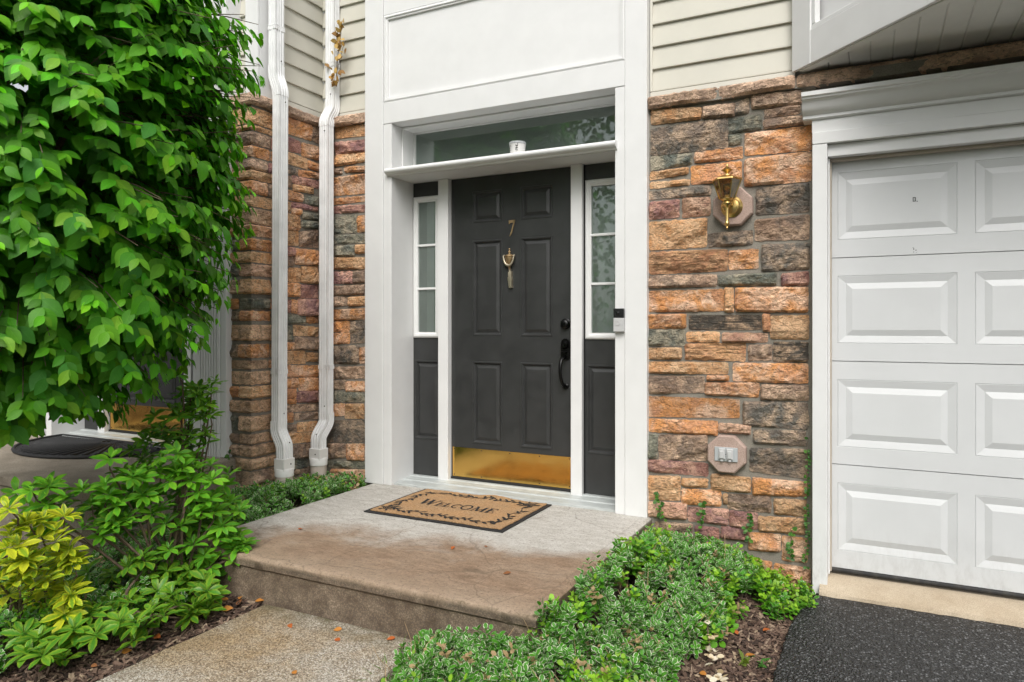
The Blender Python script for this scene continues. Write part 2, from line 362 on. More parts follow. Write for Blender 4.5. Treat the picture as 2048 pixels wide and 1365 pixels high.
def slab(name, mat, x0, x1, y0, y1, ztop, zbot, seed, groove=None, label=None):
    xs_ = list(np.linspace(x0, x1, int((x1 - x0) / .018)))
    if groove: xs_ = sorted(xs_ + [groove - .004, groove, groove + .004])
    m = MB(); rows = []
    for x in xs_:
        n1 = noise.noise(Vector((x * 9, seed, 0))); n2 = noise.noise(Vector((x * 34, seed, 5))); ch = max(0, noise.noise(Vector((x * 4.2, seed, 9))) - .22) * .07
        e = .004 * n1 + .003 * n2; dz = -.005 if groove and abs(x - groove) < .001 else 0
        ex = min(x - x0, x1 - x); rr = .012 * (1 - min(1, ex / .02))
        pr = [(y1, ztop - rr), (y0 + .40, ztop + dz - rr), (y0 + .055, ztop + dz - rr), (y0 + .014 + ch * .5, ztop - .001 + e * .4 - rr), (y0 + .004 + ch * .35, ztop - .005 - ch * .5 + e - rr), (y0 + ch * .2 + e, ztop - .014 - ch * .7 - rr),
              (y0 + e * .5 + .002, ztop - .050), (y0 + .014 + e, ztop - .062), (y0 + .016 + .005 * n1, ztop - .13), (y0 + .016, zbot)]
        rows.append([(x, a, b) for a, b in pr])
    k = len(rows[0]); m.v = [v for r in rows for v in r]
    m.f = [(i * k + j, i * k + j + 1, (i + 1) * k + j + 1, (i + 1) * k + j) for i in range(len(rows) - 1) for j in range(k - 1)]
    m.add(rows[0] + [(x0, y1, zbot)], [tuple(range(k + 1))]); m.add(rows[-1] + [(x1, y1, zbot)], [tuple(range(k, -1, -1))])
    return tag(m.build(name, mat, smooth=True), label, kind="structure")
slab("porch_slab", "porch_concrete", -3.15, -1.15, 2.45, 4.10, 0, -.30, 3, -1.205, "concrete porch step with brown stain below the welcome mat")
slab("neighbour_porch_slab", "rough_concrete", -5.98, -3.76, 2.30, 3.62, .235, -.30, 8, None, "raised concrete porch of the neighbouring door behind the shrubs")

m = MB(); ws = 40; rows = []
for j in range(ws + 1):
    y = 2.435 - (2.435 + 1.5) * (j / ws) ** 1.4
    l = -2.56 + .015 * noise.noise(Vector((y * 5, 1, 0))) - max(0, 1.6 - y) * .05; r_ = -1.655 + .02 * noise.noise(Vector((y * 4, 7, 0))) + max(0, 2.2 - y) * .04
    rows.append([(l - .004, y, -.30), (l, y, -.212), (l + .012, y, -.203)] + [(l + (r_ - l) * t, y, -.200 + .003 * noise.noise(Vector((l + t, y * 2, 4)))) for t in (.2, .4, .6, .8)] + [(r_ - .012, y, -.203), (r_, y, -.212), (r_ + .004, y, -.30)])
k = len(rows[0]); m.v = [v for r in rows for v in r]; m.f = [(i * k + j, i * k + j + 1, (i + 1) * k + j + 1, (i + 1) * k + j) for i in range(ws) for j in range(k - 1)]
m.add(rows[0], [tuple(range(k))])
tag(m.build("walkway", "aggregate", smooth=True), "exposed aggregate concrete walkway leading up to the porch step", kind="structure")

edge = [(-.258, 3.905), (-.275, 3.84), (-.30, 3.72), (-.325, 3.60), (-.345, 3.42), (-.352, 3.25), (-.345, 3.10), (-.350, 2.95), (-.352, 2.80), (-.36, 2.5), (-.40, 2.0), (-.55, 1.2), (-1.0, .6), (-2.0, .3), (-2.6, -2), (-2.6, -16), (4.2, -16), (4.2, 3.905)]
pts = []
for (a, b), (c, d) in zip(edge[:12], edge[1:13]):
    n = max(2, int(math.hypot(c - a, d - b) / .02))
    for i in range(n):
        t = i / n; x, y = a + (c - a) * t, b + (d - b) * t
        pts.append((x + .012 * noise.noise(Vector((x * 30, y * 30, 0))) + .006 * noise.noise(Vector((x * 90, y * 90, 0))), y))
pts += edge[12:]
tag(MB().poly(pts, -.32, -.252).build("driveway", "asphalt", bevel=.008), "fresh black asphalt driveway in front of the garage door", kind="structure")
m = MB(); n = 90; rows = []
for i in range(n + 1):
    x = -.25 + 2.6 * i / n; e = .010 * noise.noise(Vector((x * 14, 2, 0))) + .006 * noise.noise(Vector((x * 50, 2, 0)))
    rows.append([(x, 4.12, -.182), (x, 3.98, -.190), (x, 3.90 + e, -.222), (x, 3.885 + e, -.236), (x, 3.875 + e, -.30)])
k = 5; m.v = [v for r in rows for v in r]; m.f = [(i * k + j, i * k + j + 1, (i + 1) * k + j + 1, (i + 1) * k + j) for i in range(n) for j in range(k - 1)]
m.add(rows[0], [(0, 1, 2, 3, 4)])
tag(m.build("garage_apron", "apron", smooth=True), "sandy concrete apron strip under the garage door", kind="structure")

# ------------------------------------------------------------------ stones
def stone_piece(name, fmap, s0, s1, ztl, zbl, ztr, zbr, proud, mat, parent, back=.015, cell=.0115, label=None, rnd=.007, calm=1.0):
    w = s1 - s0; h = ((ztl - zbl) + (ztr - zbr)) / 2
    nx_ = max(4, min(26, round(w / cell))); nz_ = max(3, min(12, round(h / cell)))
    planes = [(rng.uniform(.2, .8), rng.uniform(.2, .8), rng.gauss(0, .14), rng.gauss(0, .24), proud * rng.uniform(.86, 1.25)) for _ in range(4)]
    sd = rng.uniform(0, 500); P = []
    for j in range(nz_ + 1):
        for i in range(nx_ + 1):
            a, b = i / nx_, j / nz_
            s = s0 + w * a; zb = zbl + (zbr - zbl) * a; zt = ztl + (ztr - ztl) * a; z = zb + (zt - zb) * b
            ex, ez = min(a, 1 - a) * w, min(b, 1 - b) * h; e = min(ex, ez)
            if ex < rnd and ez < rnd:                         # rounded corners
                s += (rnd - ex) * .45 * (1 if a < .5 else -1); z += (rnd - ez) * .45 * (1 if b < .5 else -1)
            if e < 1e-6:
                s += .0055 * noise.noise(Vector((a * 9 + sd, b * 5, 1))); z += .0060 * noise.noise(Vector((a * w * 34 + sd, b * 3, 2)))
            d = proud
            for (pa, pb, ga, gb, off) in planes: d = min(d, off + ga * (a - pa) * w * calm + gb * (b - pb) * h * calm)
            v = Vector((a * w * 26 + sd, b * h * 40, sd))
            d += calm * (.0085 * noise.noise(v) + .006 * noise.noise(v * 2.7))
            q = min(1, e / .011); d = d * (.42 + .58 * math.sqrt(q))
            P.append(fmap(s, z, max(.004, d)))
    idx = lambda i, j: j * (nx_ + 1) + i
    F = [(idx(i, j), idx(i + 1, j), idx(i + 1, j + 1), idx(i, j + 1)) for j in range(nz_) for i in range(nx_)]
    loop = [(i, 0) for i in range(nx_)] + [(nx_, j) for j in range(nz_)] + [(i, nz_) for i in range(nx_, 0, -1)] + [(0, j) for j in range(nz_, 0, -1)]
    k = len(P)
    for (i, j) in loop:
        a, b = i / nx_, j / nz_; zb = zbl + (zbr - zbl) * a; zt = ztl + (ztr - ztl) * a
        P.append(fmap(s0 + w * a, zb + (zt - zb) * b, -back))
    L = len(loop)
    for t in range(L): F.append((idx(*loop[t]), k + t, k + (t + 1) % L, idx(*loop[(t + 1) % L])))
    F.append(tuple(range(k + L - 1, k - 1, -1)))
    c = sum((Vector(p) for p in P), Vector()) / len(P)
    me = bpy.data.meshes.new(name); me.from_pydata([tuple(Vector(p) - c) for p in P], [], F); me.update()
    bm = bmesh.new(); bm.from_mesh(me); bmesh.ops.recalc_face_normals(bm, faces=bm.faces); bm.to_mesh(me); bm.free()
    me.materials.append(MT[mat]); o = bpy.data.objects.new(name, me); link(o, parent, c)
    if label: o["label"] = label
    return o
def parse(s):
    for r in s.split(';'):
        a = r.split(','); yield [float(q) for q in a[:6]] + [a[6]]
RIGHT = "-1.152,-.867,2.353,2.268,2.329,2.266,t;-.857,-.686,2.328,2.265,2.325,2.254,b;-.683,-.611,2.328,2.263,2.342,2.262,d;-.594,-.346,2.355,2.282,2.345,2.274,b;-.527,-.351,2.269,2.223,2.268,2.227,b;-.532,-.310,2.215,2.166,2.209,2.165,b;-.716,-.544,2.239,2.165,2.244,2.168,g;-1.152,-.722,2.242,2.091,2.250,2.088,d;-.713,-.650,2.155,2.099,2.153,2.101,g;-.629,-.296,2.148,2.034,2.154,2.027,o;-1.152,-.920,2.081,2.006,2.075,2.018,g;-.901,-.644,2.076,2.022,2.082,2.020,o;-.629,-.296,2.009,1.867,2.018,1.864,o;-.920,-.650,2.002,1.903,2.002,1.897,o;-1.158,-.939,1.991,1.948,1.998,1.966,t;-1.158,-.930,1.932,1.899,1.930,1.904,t;-1.178,-.814,1.878,1.838,1.884,1.837,d;-.570,-.307,1.847,1.706,1.853,1.705,d;-1.162,-.991,1.817,1.722,1.820,1.723,p;-.968,-.817,1.824,1.719,1.821,1.724,k;-1.162,-.836,1.703,1.544,1.703,1.548,t;-.826,-.591,1.617,1.545,1.622,1.548,d;-.576,-.307,1.676,1.566,1.687,1.560,b;-1.161,-.725,1.529,1.404,1.523,1.410,s;-.715,-.562,1.515,1.416,1.518,1.417,o;-.542,-.307,1.540,1.400,1.538,1.405,d;-1.172,-.781,1.393,1.325,1.388,1.326,b;-.771,-.470,1.381,1.329,1.387,1.324,g;-.439,-.310,1.380,1.320,1.388,1.320,p;-1.165,-.745,1.303,1.188,1.304,1.188,o;-.736,-.691,1.314,1.181,1.313,1.181,t;-.678,-.313,1.310,1.184,1.307,1.177,o;-1.168,-.953,1.167,1.091,1.169,1.092,o;-.932,-.549,1.162,1.085,1.159,1.086,n;-.536,-.502,1.166,1.076,1.166,1.076,o;-.496,-.310,1.156,1.036,1.158,1.034,t;-1.172,-.960,1.077,.991,1.081,.993,g;-.945,-.767,1.067,1.015,1.070,1.016,t;-.748,-.514,1.065,1.015,1.062,1.018,k;-.953,-.629,1.001,.916,1.008,.913,s;-.610,-.492,.998,.917,1.003,.923,b;-.482,-.313,1.016,.913,1.018,.920,n;-1.168,-.978,.973,.913,.979,.919,t;-1.165,-.721,.894,.833,.901,.839,t;-.691,-.313,.898,.803,.904,.803,o;-1.172,-.851,.811,.714,.821,.731,b;-.832,-.716,.826,.801,.827,.805,o;-.842,-.558,.787,.721,.794,.720,o;-.546,-.310,.785,.706,.790,.714,b;-1.176,-.661,.693,.579,.699,.602,o;-.637,-.312,.689,.564,.698,.561,d;-1.172,-.777,.564,.492,.573,.500,o;-.766,-.602,.564,.516,.563,.516,k;-.585,-.325,.539,.471,.550,.474,d;-1.181,-1.119,.472,.335,.476,.344,g;-1.106,-.834,.474,.334,.493,.353,b;-.602,-.315,.438,.317,.454,.302,d;-1.180,-.831,.327,.263,.335,.266,p;-1.181,-.985,.232,.098,.247,.113,t;-.974,-.831,.237,.196,.248,.204,t;-.809,-.602,.279,.191,.277,.199,t;-.589,-.315,.279,.190,.281,.209,o;-.974,-.759,.178,.096,.189,.106,o;-.745,-.724,.173,.122,.175,.121,t;-.720,-.498,.175,.099,.189,.101,b;-.478,-.318,.177,.100,.185,.102,t;-1.172,-.948,.084,.001,.099,.010,k;-.937,-.720,.078,.003,.092,.009,p;-.710,-.565,.086,.003,.089,.004,p;-.558,-.328,.072,-.002,.090,.008,t;-.756,-.616,-.006,-.068,-.006,-.063,p;-.609,-.448,-.020,-.112,-.012,-.100,o;-.438,-.315,-.018,-.144,-.015,-.139,o;-1.125,-.914,-.028,-.096,-.016,-.075,b;-.900,-.770,-.021,-.088,-.019,-.077,p"
FRONT = "-3.509,-3.212,2.552,2.472,2.538,2.460,t;-3.509,-3.212,2.442,2.356,2.431,2.347,p;-3.509,-3.216,2.350,2.270,2.347,2.276,t;-3.426,-3.216,2.256,2.219,2.240,2.204,o;-3.528,-3.446,2.254,2.217,2.245,2.209,b;-3.528,-3.216,2.186,2.057,2.186,2.049,o;-3.528,-3.216,2.033,1.990,2.031,1.995,o;-3.528,-3.210,1.978,1.928,1.965,1.917,p;-3.528,-3.310,1.898,1.781,1.901,1.774,g;-3.302,-3.210,1.888,1.774,1.893,1.780,o;-3.531,-3.216,1.766,1.706,1.755,1.699,g;-3.531,-3.326,1.683,1.612,1.685,1.607,g;-3.319,-3.216,1.684,1.624,1.682,1.624,t;-3.551,-3.221,1.602,1.520,1.592,1.511,t;-3.551,-3.347,1.497,1.415,1.497,1.412,p;-3.341,-3.221,1.497,1.412,1.500,1.413,b;-3.551,-3.221,1.392,1.328,1.398,1.330,b;-3.551,-3.394,1.313,1.250,1.314,1.251,b;-3.382,-3.221,1.310,1.248,1.316,1.253,t;-3.551,-3.221,1.220,1.145,1.228,1.151,o;-3.551,-3.375,1.130,1.063,1.137,1.063,o;-3.364,-3.236,1.130,.979,1.140,.984,d;-3.551,-3.375,1.048,.973,1.056,.979,o;-3.551,-3.289,.950,.830,.966,.837,d;-3.282,-3.219,.947,.837,.955,.841,o;-3.551,-3.230,.800,.718,.816,.733,b;-3.551,-3.416,.703,.639,.712,.647,b;-3.411,-3.236,.701,.630,.707,.637,o;-3.551,-3.236,.621,.549,.631,.564,g;-3.551,-3.420,.531,.441,.540,.456,o;-3.415,-3.245,.538,.434,.546,.444,t;-3.574,-3.230,.410,.252,.431,.278,d;-3.580,-3.416,.239,.131,.252,.153,b;-3.403,-3.243,.250,.136,.262,.145,o;-3.574,-3.236,.112,.067,.134,.088,g;-3.551,-3.236,.054,-.012,.078,.011,o"
SIDE = "3.633,3.895,2.547,2.437,2.550,2.440,o;3.904,3.974,2.564,2.449,2.563,2.434,b;3.633,3.786,2.420,2.316,2.403,2.326,p;3.799,3.974,2.403,2.311,2.413,2.315,o;3.617,3.853,2.312,2.231,2.298,2.226,t;3.861,3.974,2.288,2.240,2.287,2.234,o;3.625,3.749,2.216,2.158,2.211,2.170,d;3.769,3.974,2.206,2.162,2.219,2.180,o;3.704,3.974,2.153,2.103,2.160,2.111,p;3.609,3.696,2.138,2.063,2.142,2.070,b;3.712,3.913,2.092,2.051,2.100,2.061,t;3.609,3.807,2.051,1.976,2.038,1.984,o;3.827,3.974,2.035,1.973,2.044,1.971,g;3.696,3.956,1.969,1.929,1.973,1.940,p;3.701,3.789,1.924,1.885,1.928,1.889,o;3.609,3.685,1.965,1.890,1.965,1.895,t;3.802,3.974,1.909,1.867,1.921,1.875,g;3.609,3.777,1.882,1.786,1.878,1.787,t;3.794,3.974,1.848,1.806,1.860,1.819,g;3.605,3.777,1.819,1.767,1.838,1.781,o;3.801,3.964,1.849,1.801,1.866,1.815,g;3.605,3.765,1.760,1.662,1.772,1.671,t;3.777,3.964,1.766,1.665,1.810,1.676,b;3.596,3.721,1.647,1.586,1.652,1.595,p;3.731,3.964,1.646,1.538,1.653,1.546,o;3.596,3.717,1.577,1.518,1.587,1.524,b;3.587,3.663,1.495,1.415,1.500,1.419,o;3.672,3.781,1.505,1.409,1.513,1.415,t;3.791,3.964,1.524,1.411,1.537,1.414,t;3.587,3.771,1.404,1.306,1.401,1.313,o;3.781,3.964,1.394,1.303,1.399,1.310,p;3.579,3.686,1.282,1.195,1.283,1.197,p;3.698,3.753,1.286,1.193,1.285,1.194,o;3.761,3.964,1.294,1.180,1.298,1.178,p;3.579,3.832,1.181,1.121,1.181,1.122,g;3.846,3.964,1.169,1.125,1.167,1.126,o;3.579,3.706,1.112,1.006,1.108,1.000,g;3.717,3.964,1.108,1.036,1.093,1.030,t;3.731,3.964,1.026,.940,1.018,.928,b;3.579,3.721,.993,.944,.986,.940,o;3.579,3.832,.933,.846,.925,.834,t;3.842,3.964,.913,.851,.906,.846,t;3.572,3.964,.833,.755,.813,.734,o;3.568,3.761,.741,.688,.732,.670,o;3.769,3.964,.736,.649,.726,.634,o;3.568,3.745,.674,.613,.661,.597,o;3.753,3.964,.639,.567,.629,.547,p;3.653,3.741,.597,.567,.591,.558,o;3.564,3.644,.599,.527,.592,.521,o;3.651,3.964,.557,.510,.535,.487,b;3.564,3.717,.511,.443,.495,.432,o;3.729,3.964,.490,.443,.475,.427,b;3.564,3.747,.428,.376,.409,.355,b;3.755,3.958,.420,.358,.410,.341,t;3.564,3.926,.365,.296,.334,.268,t;3.564,3.884,.279,.181,.257,.164,b;3.564,3.852,.165,.105,.154,.091,g;3.564,3.692,.091,.067,.077,.051,o;3.706,3.884,.100,.064,.090,.056,b;3.587,3.737,.055,-.032,.040,-.038,o;3.751,3.894,.046,-.041,.036,-.037,b"

house = thing("townhouse", "stone and vinyl townhouse front with charcoal door and white garage door", "house", (-1.9, 4.0, 0))
nb = thing("townhouse", "adjoining townhouse with stone corner and fluted white pilaster behind the leafy tree", "house", (-4.6, 3.4, .2))

MY = 4.025                                     # mortar face
sw = bx("stone_wall", "mortar", house, -1.20, -.275, MY, 4.30, -.32, 2.36, 0)
for s0, s1, ztl, zbl, ztr, zbr, k in parse(RIGHT):
    stone_piece("stone", lambda s, z, d: (s, MY - d, z), s0 - .004, s1 + .003, ztl + .004, zbl - .003, ztr + .004, zbr - .003, rng.uniform(.020, .036), "st_" + k, sw)
for a, b, c, d, k in ((-.66, -.49, -.16, -.27, 'o'), (-.48, -.30, -.165, -.285, 'o'), (-.86, -.67, -.105, -.20, 't'), (-1.17, -.87, -.09, -.19, 'b')):
    stone_piece("stone", lambda s, z, d_: (s, MY - d_, z), a, b, c, d, c, d, .028, "st_" + k, sw)
sw2 = bx("stone_wall", "mortar", house, -3.63, -3.19, MY, 4.30, -.32, 2.565, 0)
for s0, s1, ztl, zbl, ztr, zbr, k in parse(FRONT):
    stone_piece("stone", lambda s, z, d: (s, MY - d, z), max(s0 - .003, -3.60), min(s1 + .003, -3.212), ztl + .003, zbl - .003, ztr + .003, zbr - .003, rng.uniform(.018, .032), "st_" + k, sw2)
sw3 = bx("stone_wall", "mortar", house, -.278, 2.75, 4.06, 4.30, 1.99, 2.36, 0)
x = -.30
while x < 2.4:
    w_ = rng.uniform(.2, .38); stone_piece("stone", lambda s, z, d: (s, 4.06 - d, z), x, x + w_ - .02, 2.34, 2.245, 2.34, 2.245, .04, rng.choice(["st_o", "st_b", "st_t", "st_o"]), sw3); x += w_
sw4 = bx("stone_wall", "mortar", house, 2.32, 4.6, MY, 4.30, -.32, 2.36, 0)
def course(fmap, s_lo, s_hi, z_lo, z_hi, parent, kinds="otbdgpkt"):
    z = z_lo
    while z < z_hi - .03:
        h = min(rng.choice((.055, .07, .085, .11)), z_hi - z); s = s_lo
        while s < s_hi - .04:
            w = rng.uniform(.12, .30); e = min(s + w, s_hi)
            if s_hi - e < .06: e = s_hi
            stone_piece("stone", fmap, s + .006, e - .006, z + h - .012, z, z + h - .012, z, rng.uniform(.018, .034), "st_" + rng.choice(kinds), parent, cell=.02); s = e
        z += h
course(lambda s, z, d: (s, MY - d, z), 2.46, 3.4, -.25, 2.33, sw4)
cap = bx("stone_cap", "mortar", house, -1.16, 2.75, 3.995, 4.10, 2.352, 2.405, 0)
for a, b in ((-1.163, -.772), (-.765, -.372), (-.364, .16), (.168, .72), (.73, 1.3), (1.31, 1.9), (1.91, 2.5)):
    stone_piece("cap_stone", lambda s, z, d: (s, 4.0 - d, z), a, b, 2.42, 2.352, 2.422, 2.354, .042, "st_c", cap, back=.08, cell=.014, calm=.7)
cap2 = bx("stone_cap", "mortar", house, -3.63, -3.19, 4.0, 4.10, 2.553, 2.60, 0)
for a, b in ((-3.57, -3.205),):
    stone_piece("cap_stone", lambda s, z, d: (s, 4.0 - d, z), a, b, 2.617, 2.552, 2.617, 2.552, .042, "st_c", cap2, back=.08, cell=.014, calm=.7)

# neighbouring stone corner
XS, YO = -3.622, 3.345
nw = MB().box(-3.83, XS, YO, 4.33, -.32, 2.56).build("stone_wall", "mortar", nb)
fs = lambda s, z, d: (XS + d, s, z)
for s0, s1, ztl, zbl, ztr, zbr, k in parse(SIDE):
    stone_piece("stone", fs, s0 - .003, min(s1 + .003, 3.985), ztl + .003, zbl - .003, ztr + .003, zbr - .003, rng.uniform(.018, .032), "st_" + k, nw)
QZ = [(2.43, 2.535, 't'), (2.386, 2.419, 't'), (2.293, 2.375, 'b'), (2.211, 2.282, 'o'), (2.129, 2.2, 'b'), (2.063, 2.124, 't'), (1.97, 2.055, 'o'), (1.886, 1.959, 't'), (1.773, 1.875, 'q'), (1.693, 1.766, 'o'), (1.602, 1.676, 'o2g'), (1.52, 1.59, 't'), (1.431, 1.509, 'k2g'), (1.314, 1.412, 't2b'), (1.214, 1.288, 'g2o'), (1.138, 1.203, 'o2d'), (1.008, 1.111, 'q'), (.894, .985, 'o2d'), (.821, .877, 'q'), (.72, .805, 'q'), (.632, .708, 't2o'), (.534, .614, 'q'), (.414, .512, 'q2g'), (.331, .395, 'q2b'), (.249, .321, 'q2b'), (.161, .233, 'q'), (.06, .15, 'b'), (-.04, .05, 'q'), (-.14, -.05, 'q')]
for z0, z1, k in QZ:
    two = len(k) == 3; L = .105 if two else .198; M_ = rng.uniform(.13, .24)
    def fq(s, z, d, L=L, M_=M_):
        if s < 0: return (XS - L + (L + d) * (s + L) / L, YO - d, z)
        return (XS + d, YO - d + (M_ + d) * s / M_, z)
    stone_piece("corner_stone", fq, -L, M_, z1, z0, z1, z0, rng.uniform(.022, .036), "st_" + k[0], nw)
    if two: stone_piece("corner_stone", lambda s, z, d: (s, YO - d, z), -3.818, XS - L - .008, z1 - .004, z0 + .002, z1 - .002, z0, .022, "st_" + k[2], nw)
    y0 = YO + M_ + .008
    while y0 < 3.60:
        y1 = min(3.61, y0 + rng.uniform(.08, .2)); stone_piece("stone", fs, y0, y1, z1, z0, z1 - .004, z0 - .002, .02, "st_" + rng.choice("obgtp"), nw, cell=.02); y0 = y1 + .008
cap3 = MB().box(-3.84, -3.605, 3.36, 4.0, 2.553, 2.60).build("stone_cap", "mortar", nb)
for a, b in ((3.30, 3.62), (3.63, 3.78), (3.79, 3.97)):
    if a < 3.31:
        stone_piece("cap_stone", lambda s, z, d: ((XS - .198 + (.198 + d + .018) * (s + .198) / .198, YO - .018 - d, z) if s < 0 else (XS + .018 + d, YO - .018 - d + (.27 + d) * s / .26, z)), -.198, .26, 2.622, 2.552, 2.622, 2.552, .036, "st_c", cap3, back=.05, cell=.014, calm=.7)
    else: stone_piece("cap_stone", lambda s, z, d: (XS + .018 + d, s, z), a, b, 2.62, 2.552, 2.62, 2.552, .036, "st_c", cap3, back=.05, cell=.014, calm=.7)

# ------------------------------------------------------------------ lap siding, board by board
def siding(parent, fmap, u0, u1, z0, z1, lap, name="siding"):
    root = MB().add([fmap(u, o, z) for u in (u0, u1) for o in (-.02, -.004) for z in (z0, z1)], [(0, 1, 3, 2), (4, 6, 7, 5), (0, 4, 5, 1), (2, 3, 7, 6), (0, 2, 6, 4), (1, 5, 7, 3)]).build(name, "siding_trim", parent)
    z = z0
    while z < z1 - .01:
        t = min(z + lap + .012, z1); pr = [(-.003, z + .001), (.018, z), (.021, z + .002), (.021, z + .009), (.003, t), (-.003, t)]
        n = len(pr); vs = [fmap(u0, o, q) for o, q in pr] + [fmap(u1, o, q) for o, q in pr]
        MB().add(vs, [tuple(range(n)), tuple(range(2 * n - 1, n - 1, -1))] + [(i, n + i, n + (i + 1) % n, (i + 1) % n) for i in range(n)]).build("siding_board", "siding", root)
        z += lap
    return root
SY = 4.055
siding(house, lambda u, o, z: (u, SY - o, z), -1.155, -.385, 2.462, 4.1, .130)
siding(house, lambda u, o, z: (u, SY - o, z), -3.64, -3.205, 2.655, 4.1, .130)
siding(nb, lambda u, o, z: (-3.66 + o, u, z), 3.545, 4.06, 2.675, 4.1, .130)
siding(nb, lambda u, o, z: (u, 3.43 - o, z), -3.83, -3.735, 2.66, 4.1, .130)
bx("wall_backing", "siding_trim", house, -1.17, 2.75, 4.12, 4.30, 2.365, 4.1, 0)
bx("starter_strip", "siding_trim", house, -1.163, -.375, SY - .022, SY, 2.424, 2.460)
bx("starter_strip", "siding_trim", house, -3.655, -3.2, SY - .022, SY, 2.620, 2.653)
bx("starter_strip", "siding_trim", nb, -3.662, -3.640, 3.545, 4.035, 2.628, 2.673)
bx("corner_channel", "siding_trim", house, -1.163, -1.148, SY - .026, SY - .003, 2.462, 4.1)
bx("corner_channel", "siding_trim", house, -.392, -.377, SY - .026, SY - .003, 2.462, 4.1)
bx("corner_channel", "siding_trim", house, -3.213, -3.2, SY - .026, SY - .003, 2.655, 4.1)
bx("corner_board", "white_paint", nb, -3.745, -3.632, 3.405, 3.425, 2.626, 4.1)
bx("corner_board", "white_paint", nb, -3.652, -3.632, 3.4265, 3.545, 2.626, 4.1)

